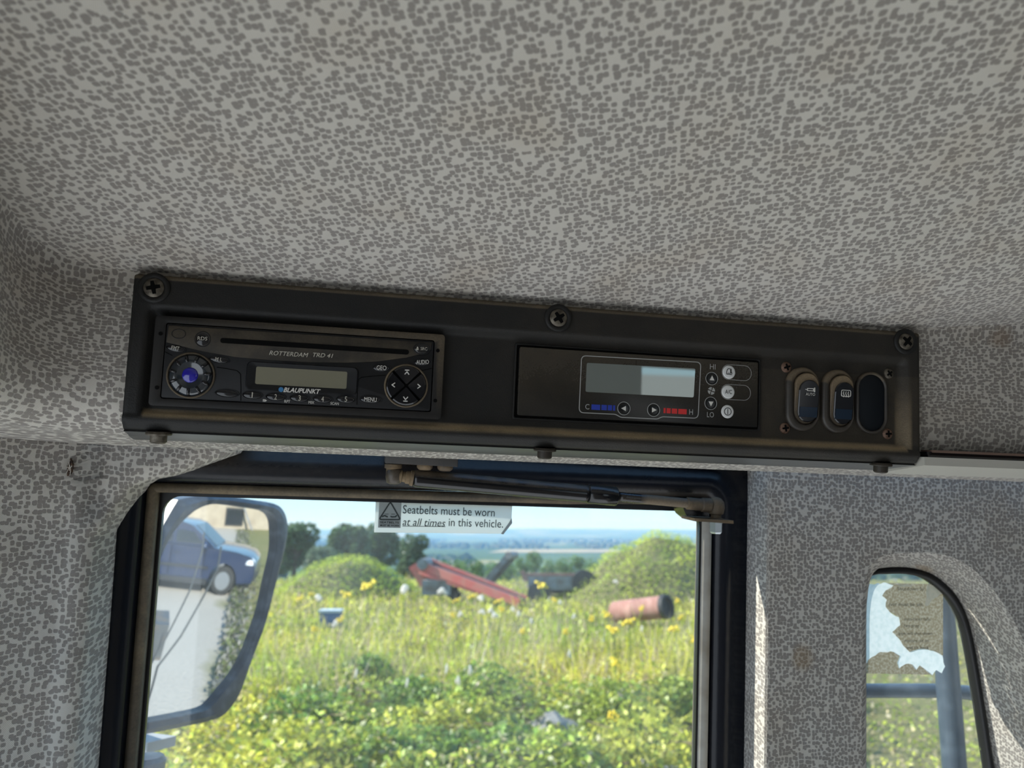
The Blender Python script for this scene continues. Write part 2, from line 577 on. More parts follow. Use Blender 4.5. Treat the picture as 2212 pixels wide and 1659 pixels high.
DUST = (0.36, 0.275, 0.17)
M_ceil = fabric('headlining cloth', pitch=0.0036, cover=0.33)
M_trim_l = fabric('left trim cloth', cover=0.37, stains=[(-0.170, -0.203, 0.006, (0.10, 0.06, 0.035), 0.7)])
M_trim_r = fabric('right trim cloth', cover=0.37, stains=[(0.4275, -0.214, 0.012, (0.25, 0.16, 0.07), 0.45)], pitch=0.0031)
M_fascia = fabric('fascia cloth', cover=0.37, stains=[(0.52, 0.040, 0.012, (0.2, 0.12, 0.06), 0.4)])
M_console = dusty('grained black plastic', (0.013, 0.0128, 0.0125), DUST, 0.55, grain=1100, gstr=0.35, gdist=0.0003, base=0.015, spec=0.25)
M_radio = dusty('matte black radio plastic', (0.010, 0.0105, 0.012), DUST, 0.45, gstr=0, base=0.008, spec=0.25)
M_radio_up = dusty('dusty radio slot panel', (0.011, 0.0115, 0.012), DUST, 0.45, gstr=0, base=0.13, spec=0.25)
M_gloss = pmat('gloss black', (0.008, 0.008, 0.010), 0.12, spec=0.6)
M_void = pmat('black void', (0.003, 0.003, 0.003), 0.9, spec=0.1)
M_white = pmat('white print', (0.62, 0.60, 0.56), 0.6)
M_cream = pmat('cream print', (0.50, 0.47, 0.40), 0.6)
M_lcd = pmat('grey green display', (0.175, 0.165, 0.115), 0.35, spec=0.5)
M_blue_dot = pmat('blue badge', (0.03, 0.16, 0.35), 0.4)
M_knob = pmat('smoked knob', (0.012, 0.018, 0.026), 0.1, spec=0.8, coat=0.6)
M_blue = pmat('deep blue lens', (0.012, 0.008, 0.30), 0.08, spec=0.7, coat=0.5)
M_screw = pmat('dusty screw metal', (0.16, 0.14, 0.11), 0.5, metal=0.6, var=(300, (0.05, 0.04, 0.03), 0.4, 0.7))
M_rust = pmat('rusty screw metal', (0.20, 0.125, 0.09), 0.6, metal=0.4, var=(500, (0.10, 0.05, 0.03), 0.4, 0.65))
M_zinc = pmat('zinc bolt', (0.55, 0.60, 0.64), 0.25, metal=0.9)
M_paint = dusty('black cab paint', (0.004, 0.0055, 0.010), DUST, 0.24, gstr=0.10, grain=220, gdist=0.0005, spec=0.3, base=0.01)
M_seal = dusty('dusty rubber seal', (0.016, 0.015, 0.014), (0.25, 0.19, 0.12), 0.6, gstr=0.2, grain=500, base=0.3)
M_alu = pmat('grey weathered strip', (0.36, 0.34, 0.30), 0.6, var=(30, (0.22, 0.19, 0.15), 0.4, 0.7))
M_strut = dusty('black strut tube', (0.003, 0.003, 0.005), (0.20, 0.15, 0.10), 0.16, gstr=0, spec=0.6, base=0.015)
M_dirty = dusty('dirty fitting', (0.05, 0.04, 0.03), (0.26, 0.18, 0.10), 0.6, gstr=0.3, grain=700, base=0.8)
M_glass = glassmat('window glass')
M_glass2 = glassmat('quarter glass', dust=0.05)

# ================================================================== CAB SHELL
def smooth01(x, a, b):
    t = np.clip((x - a) / (b - a), 0, 1)
    return t * t * (3 - 2 * t)

def grid(nu, nv, fn):
    """fn(i, j) -> (point, uv)"""
    V, UVs, F = [], [], []
    for i in range(nu):
        for j in range(nv):
            p, t = fn(i, j)
            V.append(p); UVs.append(t)
    for i in range(nu - 1):
        for j in range(nv - 1):
            a = i * nv + j
            F.append((a, a + nv, a + nv + 1, a + 1))
    return (V, F), UVs

def v_edge(u, n):
    return 0.0575 + 0.33 * max(0.0, min(n, 0.4)) + 0.11 * max(0.0, u - 0.43)

# roof headlining
def ceil_pt(i, j):
    u = -0.175 + 1.125 * i / 150
    n = -0.012 + 0.96 * (j / 120) ** 1.25
    v = 0.0575 + 0.33 * (n if n < 0.3 else 0.3 + 0.1 * (1 - math.exp(-(n - 0.3) / 0.1))) + 0.11 * max(0.0, u - 0.43) * math.exp(-max(n, 0) / 0.08)
    v += 0.0025 * mnoise.noise((u * 9, n * 9, 0.3)) * smooth01(n, 0.0, 0.08)
    return (u, v, n), (u * 0.94 + n * 0.34, -u * 0.34 + n * 0.94)
g, uvs = grid(151, 121, ceil_pt)
tagp(build('ceiling', (g[0], [f[::-1] for f in g[1]]), M_ceil, smooth=True, uvs=uvs), 'grey and beige flecked cloth headlining of the cab roof', None, None, 'structure')

# fascia below the roof: sweep round the left corner
path = []
for k in range(70):
    path.append((0.85 - (0.85 + 0.115) * k / 69, -0.006, 0.0, -1.0))
for k in range(1, 15):
    a = math.pi / 2 * k / 14
    path.append((-0.115 - 0.04 * math.sin(a), 0.034 - 0.04 * math.cos(a), -math.sin(a), -math.cos(a)))
for k in range(1, 30):
    path.append((-0.155, 0.034 + 0.6 * k / 29, -1.0, 0.0))
arc = [0.0]
for a, b in zip(path, path[1:]):
    arc.append(arc[-1] + math.hypot(a[0] - b[0], a[1] - b[1]))
def profile(u, n):
    ve = v_edge(u, n)
    vl = -0.0440 + 0.24 * max(0.0, min(n + 0.006, 0.25))
    P = [(-0.006, ve + 0.006), (-0.002, ve + 0.001), (0.0, ve - 0.004), (0.0008, ve - 0.012)]
    for k in range(1, 12):
        w = k / 12
        P.append((0.0008, (ve - 0.012) * (1 - w) + (vl + 0.030) * w))
    for k in range(0, 10):
        a = math.pi / 2 * k / 9
        P.append((0.030 - 0.029 * math.cos(a), vl + 0.030 - 0.033 * math.sin(a)))
    P += [(0.045, vl - 0.0050), (0.062, vl - 0.0078), (0.077, vl - 0.0105), (0.082, vl - 0.0095), (0.084, vl + 0.002), (0.085, vl + 0.03)]
    return P
profs = [profile(p[0], p[1]) for p in path]
plen = len(profs[0])
def fas_pt(i, j):
    u, n, ou, on = path[i]
    o, v = profs[i][j]
    s = sum(math.hypot(profs[0][k + 1][0] - profs[0][k][0], profs[0][k + 1][1] - profs[0][k][1]) for k in range(j))
    return (u + ou * o, v, n + on * o), (path[0][0] - arc[i], 0.06 - s)
g, uvs = grid(len(path), plen, fas_pt)
tagp(build('wall_front', g, M_fascia, smooth=True, uvs=uvs), 'grey flecked cloth fascia wrapping under the roof around the console', None, None, 'structure')

# rest of the cab behind the photographer: boom side wall with its window, and the rear wall
M_back = pmat('dark grey cab lining', (0.11, 0.105, 0.10), 0.9, bump=(300, 0.2, 0.001))
def wall_panel(name, label, rects, plane):
    parts = []
    for a0, a1, b0, b1 in rects:
        if plane[0] == 'n': parts.append(box3(((a0 + a1) / 2, (b0 + b1) / 2, plane[1]), (a1 - a0, b1 - b0, 0.03)))
        else: parts.append(box3((plane[1], (b0 + b1) / 2, (a0 + a1) / 2), (0.03, b1 - b0, a1 - a0)))
    tagp(build(name, join(*parts), M_back), label, None, None, 'structure')
wall_panel('wall_back', 'dark lined wall of the cab opposite the window', [(-0.30, 0.56, -1.50, 0.22), (0.56, 0.95, 0.135, 0.22), (0.56, 0.95, -1.50, -0.20), (0.92, 0.95, -0.20, 0.135)], ('n', 0.95))
wall_panel('wall_right', 'dark lined rear wall of the cab', [(-0.05, 0.95, -1.50, 0.22)], ('u', 0.95))

tagp(build('sun_block', box3((0.33, 0.050, -0.173), (1.25, 0.18, 0.054)), pmat('dark sun block', (0.004, 0.0045, 0.006), 0.85, spec=0.1)), 'added dark box above the side window, hidden behind the fascia to block sun', None, None, 'structure')  # unseen box, added to stop sun leaking in over the window frame

# left pillar trim with its sleeve over the window corner
EDGE = [(-0.030, -0.052), (-0.052, -0.0525), (-0.0575, -0.0555), (-0.062, -0.066), (-0.068, -0.080), (-0.0735, -0.092), (-0.0775, -0.104), (-0.0805, -0.117), (-0.0850, -0.1235), (-0.094, -0.1285), (-0.108, -0.136), (-0.120, -0.1415), (-0.14, -0.1412), (-0.20, -0.1405), (-0.40, -0.1395)]
def uedge(v):
    for (v0, u0), (v1, u1) in zip(EDGE, EDGE[1:]):
        if v <= v0 and v >= v1:
            return u0 + (u1 - u0) * (v - v0) / (v1 - v0)
    return EDGE[-1][1]
def dedge(u, v):
    b = 9
    for (v0, u0), (v1, u1) in zip(EDGE, EDGE[1:]):
        d = Vector((u1 - u0, v1 - v0)); w = Vector((u - u0, v - v0))
        t = max(0, min(1, w.dot(d) / d.length_squared))
        b = min(b, (w - d * t).length)
    return b
rows = [-0.030 - 0.0025 * k for k in range(40)] + [-0.130 - 0.008 * k for k in range(1, 34)]
def trim_pt(i, j):
    v = rows[j]
    ue = uedge(v)
    NC = 60
    if i <= NC:
        w = i / NC
        u = -0.30 + (ue + 0.30) * (1 - (1 - w) ** 1.6)
        n = -0.086 - 0.014 * float(smooth01(u, -0.156, -0.142)) * float(smooth01(v, -0.118, -0.09))
        n += 1.25 * max(0.0, -0.158 - u) ** 1.15
        d = dedge(u, v)
        rr = 0.012
        if d < rr: n -= rr * (1 - math.sqrt(max(0, 1 - (1 - d / rr) ** 2)))
        n += 0.002 * mnoise.noise((u * 40, v * 30, 1.0))
    else:
        u = ue + 0.0005; n = -0.104 - 0.05 * (i - NC) / 3
    return (u, v, n), (u - n * 0.3, v)
g, uvs = grid(64, len(rows), trim_pt)
lt = tagp(build('trim_1', (g[0], [f[::-1] for f in g[1]]), M_trim_l, smooth=True, uvs=uvs), 'padded cloth pillar trim left of the window with sleeve above it', None, None, 'structure')
hc = q3(150, 1010, -0.083)
sx = hc[0]
build('torn_hole', prism([(hc[0] + dx, hc[1] + dy) for dx, dy in ((0.0002, 0.0065), (0.0016, 0.003), (0.0019, -0.001), (0.0010, -0.0045), (-0.0008, -0.0060), (-0.0014, -0.002), (-0.0007, 0.002))], -0.090, -0.0822), pmat('rust brown backing', (0.10, 0.055, 0.03), 0.9, var=(600, (0.015, 0.01, 0.008), 0.4, 0.6)), lt)
for k in range(5):
    a_ = k * 1.3
    build('frayed_thread', tube([(hc[0] + 0.0016 * math.cos(a_), hc[1] + 0.006 * math.sin(a_), -0.083), (hc[0] + 0.002 * math.cos(a_ + .3), hc[1] + 0.004 * math.sin(a_ + .4), -0.0815), (hc[0] + 0.0005, hc[1] + 0.001 * k - 0.002, -0.0818)], 0.00022, 5), pmat('thread', (0.5, 0.46, 0.4), 0.9), lt)

# right pillar trim with the quarter window reveal
hole_px = [(1862, 1900), (1862, 1720), (1862, 1500), (1862, 1350), (1864, 1290), (1871, 1243), (1886, 1214), (1918, 1199), (1980, 1193), (2045, 1200), (2100, 1228), (2150, 1280), (2192, 1345), (2232, 1430), (2292, 1560), (2360, 1720), (2430, 1900)]
glas_px = [(1850, 1900), (1850, 1720), (1850, 1500), (1850, 1350), (1852, 1290), (1862, 1248), (1884, 1232), (1915, 1226), (1960, 1226), (2005, 1237), (2040, 1260), (2070, 1295), (2092, 1345), (2108, 1420), (2128, 1540), (2157, 1720), (2190, 1900)]
seal_px = [(1860, 1900), (1860, 1720), (1860, 1500), (1860, 1350), (1862, 1290), (1872, 1252), (1890, 1242), (1915, 1240), (1956, 1240), (1998, 1250), (2030, 1272), (2058, 1303), (2080, 1350), (2096, 1420), (2116, 1540), (2144, 1720), (2177, 1900)]
NF, NG = -0.125, -0.190
hole = [q(x, y, NF) for x, y in hole_px]
gl = [q(x, y, NG) for x, y in glas_px]
sl = [q(x, y, NG) for x, y in seal_px]
def densify(P, m=4):
    out = []
    for i in range(len(P) - 1):
        p0 = Vector(P[max(i - 1, 0)]); p1 = Vector(P[i]); p2 = Vector(P[i + 1]); p3 = Vector(P[min(i + 2, len(P) - 1)])
        for k in range(m):
            t = k / m
            out.append(tuple(0.5 * ((2 * p1) + (p2 - p0) * t + (2 * p0 - 5 * p1 + 4 * p2 - p3) * t * t + (3 * p1 - p0 - 3 * p2 + p3) * t ** 3)))
    out.append(P[-1])
    return out
hole, gl, sl = densify(hole), densify(gl), densify(sl)
uL = q(1660, 1330, NF)[0]
uR = 0.86
outer = [(uL, -0.040), (uL, hole[0][1] - 0.03), (uR, hole[0][1] - 0.03), (uR, -0.040)]
tri = tessellate_polygon([[Vector((*p, 0)) for p in outer], [Vector((*p, 0)) for p in hole]])
flat = outer + hole
V = [(x, y, NF) for x, y in flat]
F = []
for a, b, c in tri:
    s = (flat[b][0] - flat[a][0]) * (flat[c][1] - flat[a][1]) - (flat[c][0] - flat[a][0]) * (flat[b][1] - flat[a][1])
    F.append((a, b, c) if s > 0 else (c, b, a))
UVs = [(x, y) for x, y in flat]
# reveal loft with a rounded lip
b0 = len(V); nh = len(hole); LO = 7
for k in range(LO):
    w = k / (LO - 1)
    nn = NF + (NG - NF) * w ** 1.5
    for i in range(nh):
        x = hole[i][0] * (1 - w) + gl[i][0] * w; y = hole[i][1] * (1 - w) + gl[i][1] * w
        V.append((x, y, nn))
        UVs.append((x + nn * 0.9, y + nn * 0.4))
for k in range(LO - 1):
    for i in range(nh - 1):
        a = b0 + k * nh + i
        F.append((a, a + nh, a + nh + 1, a + 1)[::-1])
# slanted facet towards the window
b1 = len(V)
uF = q(1611, 1330, -0.168)[0]
for k in range(24):
    v = -0.040 - 0.36 * k / 23
    for t, (uu, nn) in enumerate(((uL, NF), (uL - 0.002, NF - 0.0012), (uL * .5 + uF * .5, (NF - .168) / 2 - .004), (uF + 0.0015, -0.165), (uF, -0.172), (uF, -0.20))):
        V.append((uu, v, nn)); UVs.append((uL - 0.012 * t, v))
for k in range(23):
    for t in range(5):
        a = b1 + k * 6 + t
        F.append((a, a + 1, a + 7, a + 6))
tagp(build('trim_2', (V, F), M_trim_r, smooth='auto', uvs=UVs), 'grey flecked cloth pillar trim between the window and the quarter window', None, None, 'structure')

# quarter window
w2 = thing('window_2', 'small quarter window with rounded corner and black seal', None, (gl[30][0], gl[30][1], NG), kind='structure')
V, F = [], []
loops = [[(x, y, NG - 0.012) for x, y in gl], [(x, y, NG + 0.001) for x, y in gl], [(x * .5 + a * .5, y * .5 + b * .5, NG + 0.0035) for (x, y), (a, b) in zip(gl, sl)], [(x, y, NG + 0.0005) for x, y in sl], [(x, y, NG - 0.008) for x, y in sl]]
for Lp in loops: V += Lp
for k in range(4):
    for i in range(nh - 1):
        a = k * nh + i
        F.append((a, a + 1, a + nh + 1, a + nh))
build('seal', (V, F), pmat('black seal rubber', (0.006, 0.006, 0.007), 0.45), w2, smooth=True)
build('pane', prism(sl, NG - 0.010, NG - 0.006), M_glass2, w2)

# ------------------------------------------------------------------ side window with its painted frame
NW = -0.165
DW = -0.015
gu0 = q(327, 1400, NW)[0]; gu1 = q(1506, 1400, NW)[0]
gv1 = q(900, 1087, NW)[1]; gv0 = -0.42
w1 = thing('window_1', 'wide side window in a black painted steel frame', None, (gu0, gv1, NW), kind='structure')
su0 = q(290, 1350, -0.136 + DW)[0]; su1 = q(1546, 1350, -0.136 + DW)[0]; sv1 = q(900, 1062, -0.136 + DW)[1]
base = rrect(su0, gv0 - 0.02, su1, sv1, 0.006, 6)
seq = [(0.0, -0.152), (0.0005, -0.140), (0.003, -0.132), (0.008, -0.1275), (0.014, -0.126), (0.022, -0.1275), (0.028, -0.132), (0.034, -0.1335), (0.050, -0.1345), (0.075, -0.136 + DW)]
V, F = [], []
nb = len(base)
for d, n in seq:
    for x, y in (inset(base, -d) if d else base):
        V.append((x, y, n + DW - 0.020 * float(smooth01(x, 0.34, 0.35))))
for k in range(len(seq) - 1):
    for i in range(nb):
        j = (i + 1) % nb
        F.append((k * nb + i, k * nb + j, (k + 1) * nb + j, (k + 1) * nb + i)[::-1])
dcol = [(0.35 * max(0, mnoise.noise((v[0] * 25, v[1] * 25, 2))) if v[1] > sv1 else 0.0, 0, 0) for v in V]
build('frame', (V, F), M_paint, w1, smooth=True, cols=dcol, colname='dust')
ins = inset(base, 0.0075)
sealv = ring(base, ins, -0.152 + DW, -0.1405 + DW, 0.0028)
sealv = ([(x, y, n - 0.013 * float(smooth01(x, 0.30, 0.335))) for x, y, n in sealv[0]], sealv[1])
cl = [((0.62 if v[0] < 0.05 else 0.3) if v[1] > sv1 - 0.012 else (0.75 * max(0.06, 1 - (sv1 - v[1]) / 0.11) if v[0] < 0.1 else 0.05), 0, 0) for v in sealv[0]]
build('seal', sealv, M_seal, w1, smooth=True, cols=cl, colname='dust')
opening = rrect(gu0, gv0, gu1, gv1, 0.014, 6)
o2 = [(min(max(x, gu0 + 0.0), gu1), min(y, gv1)) for x, y in opening]
outer_b = rrect(su0 + 0.006, gv0 - 0.014, su1 - 0.004, sv1 - 0.006, 0.004, 6)
build('inner_border', ring(outer_b, opening, -0.156 + DW, -0.1500 + DW), pmat('black window border', (0.005, 0.005, 0.006), 0.4), w1)
build('pane', prism(rrect(gu0 - 0.004, gv0 - 0.004, gu1 + 0.004, gv1 + 0.004, 0.01, 4), -0.155 + DW, -0.1515 + DW), M_glass, w1)
ux = q(1514, 1400, -0.145 + DW)[0]
ux1 = q(1543, 1400, -0.140 + DW)[0]
strip = []
for k in range(2):
    v = q(1530, 1118, -0.143 + DW)[1] if k == 0 else gv0
    strip += [(ux, v, -0.152 + DW), (ux + 0.001, v, -0.1495 + DW), ((ux + ux1) / 2, v, -0.1480 + DW), (ux1 - 0.001, v, -0.1480 + DW), (ux1 + 0.001, v, -0.152 + DW)]
build('side_strip', (strip, [(i, i + 1, i + 6, i + 5) for i in range(4)]), M_alu, w1, smooth=True)

# ================================================================== CONSOLE
U0, U1, VB, VT = -0.1015, 0.4435, -0.0438, 0.0528
con = thing('overhead_console', 'long black grained plastic console screwed to the cloth fascia', 'console', (0.17, 0.0, -0.006))
nu, nv = 300, 110
us = np.linspace(U0, U1, nu); vv = np.linspace(VT, VB, nv)
def con_h(u, v):
    tray = min(smooth01(u, -0.0925, -0.0875), 1 - smooth01(u, 0.4285, 0.4335)) * (1 - smooth01(v, 0.0275, 0.0345)) * smooth01(v, -0.0345, -0.0312)
    h = 0.0025 - 0.0060 * tray
    if v < -0.034:
        t = (-0.034 - v) / (0.034 + VB if False else 0.0098)
        t = min(1, t)
        h += 0.0012 * math.sin(math.pi * min(1, t * 1.4)) - 0.0060 * (1 - math.sqrt(max(0, 1 - t * t)))
    # soft outer edges
    for dd in (u - U0, U1 - u, VT - v):
        r = 0.0025
        if dd < r: h -= r * (1 - math.sqrt(max(0, 1 - (1 - dd / r) ** 2)))
    return h
V, F, D = [], [], []
H = np.array([[con_h(u, v) for v in vv] for u in us])
for i, u in enumerate(us):
    for j, v in enumerate(vv):
        V.append((u, v, H[i, j]))
        dust = 0.0
        if -0.0360 < v < -0.0300 and -0.0905 < u < 0.4325:
            dust = 1.25 * max(0, 1 - abs(v + 0.0330) / 0.0032)
        if u > 0.30 and 0.4265 < u < 0.4345 and -0.034 < v < 0.03: dust = max(dust, 0.45 * max(0.0, min(1.0, (0.02 - v) / 0.04)))
        if u > 0.32 and -0.031 < v < 0.02: dust = max(dust, 0.08)
        if VT - v < 0.003: dust = max(dust, 0.25)
        dust = max(dust, 0.035 * float(smooth01(u, 0.05, 0.3)))
        D.append((dust, 0, 0))
for i in range(nu - 1):
    for j in range(nv - 1):
        a = i * nv + j
        F.append((a, a + 1, a + nv + 1, a + nv))
# skirts: top, left, right go back to the cloth, the bottom wraps under it
def skirt(idx, offs):
    prev = idx
    for off in offs:
        cur = []
        for k in idx:
            x, y, n = V[k]
            V.append(off(x, y, n)); D.append((0.0, 0, 0)); cur.append(len(V) - 1)
        for a in range(len(idx) - 1):
            F.append((prev[a], prev[a + 1], cur[a + 1], cur[a]))
        prev = cur
skirt([i * nv for i in range(nu - 1, -1, -1)], [lambda x, y, n: (x, y, -0.0062)])
skirt([j for j in range(nv)], [lambda x, y, n: (x, y, -0.0062)])
skirt([(nu - 1) * nv + j for j in range(nv - 1, -1, -1)], [lambda x, y, n: (x, y, -0.0062)])
skirt([i * nv + nv - 1 for i in range(nu)], [lambda x, y, n: (x, -0.0449, -0.004)])
UN = len(V)
_sk = ([lambda x, y, n: (x, -0.0460, -0.012), lambda x, y, n: (x + 0.012 * (x < U0 + .01) , -0.0475, -0.026), lambda x, y, n: (x + 0.02 * (x < U0 + .01), -0.0502, -0.050), lambda x, y, n: (x, -0.047, -0.0505)])
build('housing', (V, F), M_console, con, smooth=True, cols=D, colname='dust')
Vu, Fu = [], []
for u in us:
    e_ = max(0.0, 1 - (u - U0) / 0.02) * 0.012
    Vu += [(u, -0.0448, -0.0035), (u, -0.0455, -0.010), (u, -0.0475, -0.028 + e_), (u, -0.0497, -0.050 + 2 * e_), (u, -0.045, -0.0505 + 2 * e_)]
for i in range(nu - 1):
    for j in range(4):
        a = i * 5 + j
        Fu.append((a, a + 1, a + 6, a + 5))
build('underside', (Vu, Fu), pmat('lit tone console underside', (0.10, 0.10, 0.098), 0.34, spec=0.6, bump=(1400, 0.25, 0.0003)), con, smooth=True)  # paler and glossier than the housing: window light on it put into the material

def phillips(parent, u, v, n, r, h, mat, name='screw', washer=None, rot=0.3):
    s = build(name, dome(u, v, n, r, r, h, 24, 5, flat=0.25), mat, parent, smooth=True)
    a = r * 0.62; w = r * 0.2
    cross = []
    for k in range(4):
        t = rot + k * math.pi / 2
        c, sn = math.cos(t), math.sin(t)
        cross += [(u + c * a - sn * w, v + sn * a + c * w), (u + (c - sn) * w * 0.0 + c * w * 1.2 - sn * w * 1.2 , v + sn * w * 1.2 + c * w * 1.2)]
    # cross outline: arm tips narrow to the centre
    P = []
    for k in range(4):
        t = rot + k * math.pi / 2
        d = Vector((math.cos(t), math.sin(t))); p = Vector((-d.y, d.x))
        P += [tuple(Vector((u, v)) + d * a - p * w * 0.75), tuple(Vector((u, v)) + d * a + p * w * 0.75), tuple(Vector((u, v)) + (d + p) * w)]
    build('cross_slot', prism(P, n + h * 0.6, n + h * 1.03), M_void, s)
    if washer:
        build('washer', ring(ellipse(u, v, washer, washer, 28), ellipse(u, v, r * 0.9, r * 0.9, 28), n - 0.001, n + 0.0012, 0.0006), M_console, parent, smooth=True)
    return s
for (px, py), rt in (((333, 622), 0.25), ((1206, 687), 0.6), ((1956, 738), 0.9)):
    u, v = q(px, py, 0.003)
    phillips(con, u, v, 0.0026, 0.0066, 0.0028, M_screw, washer=0.0094, rot=rt)
for px, py in ((343, 936), (1177, 971), (1903, 1003)):
    n0 = -0.02
    for n_ in np.linspace(-0.004, -0.055, 120):           # where the line of sight meets the underside
        if q(px, py, n_)[1] >= -0.0444 + 0.106 * n_ - 0.0004: n0 = float(n_); break
    u, v = q(px, py, n0)
    k = lathe((u, v + 0.0012, n0), (0.0, -1, -0.08), [(0, 0.0070), (0.0014, 0.0078), (0.0022, 0.0076), (0.0024, 0.0050), (0.0066, 0.0049), (0.0074, 0.0040)], 20)
    build('thumb_screw', k, M_screw if px < 400 else M_radio, con, smooth='auto', cols=[(0.1, 0, 0)] * len(k[0]), colname='dust')

# ------------------------------------------------------------------ lettering
TXT = {}
def text(parent, name, s, cu, cv, n, w, h, mat, shear=0.0, bold=0.0, rot=0.0):
    """flat lettering fitted to a w x h box centred on (cu, cv)"""
    key = (s, shear, bold)
    if key not in TXT:
        c = bpy.data.curves.new('lettering', 'FONT')
        c.body = s; c.size = 1; c.shear = shear; c.offset = bold; c.resolution_u = 3; c.extrude = 0.0
        o = bpy.data.objects.new('lettering', c)
        COL.objects.link(o)
        dg = bpy.context.evaluated_depsgraph_get()
        me = bpy.data.meshes.new_from_object(o.evaluated_get(dg))
        Vt = np.array([v.co[:] for v in me.vertices]); Ft = [tuple(p.vertices) for p in me.polygons]
        bpy.data.objects.remove(o); bpy.data.curves.remove(c); bpy.data.meshes.remove(me)
        TXT[key] = (Vt, Ft)
    Vt, Ft = TXT[key]
    lo, hi = Vt.min(axis=0), Vt.max(axis=0)
    sz = hi - lo
    x = (Vt[:, 0] - (lo[0] + hi[0]) / 2) * (w / sz[0]); y = (Vt[:, 1] - (lo[1] + hi[1]) / 2) * (h / sz[1])
    cr, sr = math.cos(rot), math.sin(rot)
    P = [(cu + a * cr - b * sr, cv + a * sr + b * cr, n) for a, b in zip(x, y)]
    return build(name, (P, Ft), mat, parent)

# ================================================================== RADIO
def z1(x, y, n=0.003):
    return q(260 + x / 3.0722, 580 + y / 3.0722, n)
MM = 0.001
rad = thing('car_radio', 'black car radio with compact disc slot and round knob in the console', 'radio', (0.003, 0, -0.0035))
D0 = (0.0, 0, 0)
def rb(name, vf, mat, parent=None, smooth=False, dust=0.0):
    return build(name, vf, mat, parent or rad, smooth=smooth, cols=[(dust, 0, 0)] * len(vf[0]), colname='dust')
bz_o = rrect(-0.0866, -0.0284, 0.0925, 0.0274, 0.0022, 5)
a0 = z1(300, 367); a1 = z1(2083, 478); a2 = z1(2055, 945); a3 = z1(275, 858)
fu0, fv1, fu1, fv0 = (a0[0] + a3[0]) / 2, (a0[1] + a1[1]) / 2, (a1[0] + a2[0]) / 2, (a2[1] + a3[1]) / 2
bz_i = rrect(fu0 - 0.0006, fv0 - 0.0006, fu1 + 0.0006, fv1 + 0.0006, 0.0016, 5)
vf = ring(bz_o, bz_i, -0.0055, 0.0022, 0.0006)
build('bezel', vf, M_radio, rad, smooth='auto', cols=[(0.28 if v[1] > 0.022 and v[0] > -0.02 else 0.02, 0, 0) for v in vf[0]], colname='dust')
rb('back_plate', prism(rrect(fu0 - 0.001, fv0 - 0.001, fu1 + 0.001, fv1 + 0.001, 0.001), -0.0055, -0.001), M_void)
face = rb('faceplate', prism(rrect(fu0, fv0, fu1, fv1, 0.0014, 4), -0.001, 0.0028, 0.0006), M_radio, smooth='auto')
# raised slot panel with curved lower edge
curve = [(306, 490), (430, 522), (560, 553), (760, 587), (1000, 610), (1250, 623), (1500, 626), (1700, 618), (1900, 592), (2000, 566), (2062, 538)]
sp_ = [z1(*p) for p in curve]
sp_ += [(fu1 - 0.0012, fv1 - 0.0012), (fu0 + 0.0012, fv1 - 0.0012)]
panel = rb('slot_panel', prism(sp_, 0.0024, 0.0036, 0.0005), M_radio_up, smooth='auto', dust=0.06)
s0 = z1(662, 481, 0.004); s1_ = z1(1916, 551, 0.004)
rb('disc_slot', prism(rrect(s0[0], (s0[1] + s1_[1]) / 2 - 0.0016, s1_[0], (s0[1] + s1_[1]) / 2 + 0.0016, 0.00155, 6), 0.0033, 0.00385), M_void, panel)
c = z1(1118, 567, 0.004); d_ = z1(1345, 576, 0.004)
text(rad, 'lettering', 'ROTTERDAM', c[0], c[1], 0.0039, 252 / 3.07 * 0.000290, 28 / 3.07 * 0.00030, M_cream, shear=0.25)
text(rad, 'lettering', 'TRD 41', d_[0], d_[1], 0.0039, 130 / 3.07 * 0.000295, 27 / 3.07 * 0.00030, M_cream, shear=0.25)
# display
e0 = z1(838, 622); e1 = z1(1575, 835); e2 = z1(838, 800); e3 = z1(1575, 668)
su0_, sv1_, su1_, sv0_ = e0[0], (z1(1200, 636)[1]), e1[0], z1(1200, 822)[1]
surr_o = rrect(su0_, sv0_, su1_, sv1_, 0.003, 5)
l0 = z1(902, 655); l1 = z1(1500, 795)
lu0, lu1 = l0[0], l1[0]; lv1 = z1(1200, 668)[1]; lv0 = z1(1200, 783)[1]
surr_i = rrect(lu0, lv0, lu1, lv1, 0.001, 5)
Vs = [(x, y, 0.0027) for x, y in surr_o] + [(x * .85 + a * .15, y * .85 + b * .15, 0.0042) for (x, y), (a, b) in zip(surr_o, surr_i)] + [(x, y, 0.0032) for x, y in surr_i]
ns = len(surr_o)
Fs = [(k * ns + i, k * ns + (i + 1) % ns, (k + 1) * ns + (i + 1) % ns, (k + 1) * ns + i) for k in range(2) for i in range(ns)]
disp = rb('display_surround', (Vs, Fs), M_radio, smooth='auto')
rb('display', prism(surr_i, 0.0022, 0.0033), M_lcd, disp)
bd = z1(1066, 803, 0.0043)
rb('badge_dot', prism(ellipse(bd[0], bd[1], 0.0015, 0.0015, 20), 0.0030, 0.0043), M_blue_dot)
bt = z1(1206, 811, 0.0044)
text(rad, 'lettering', 'BLAUPUNKT', bt[0], bt[1], 0.0044, 238 / 3.07 * 0.000293, 31 / 3.07 * 0.000296, M_white, shear=0.3, bold=0.022)
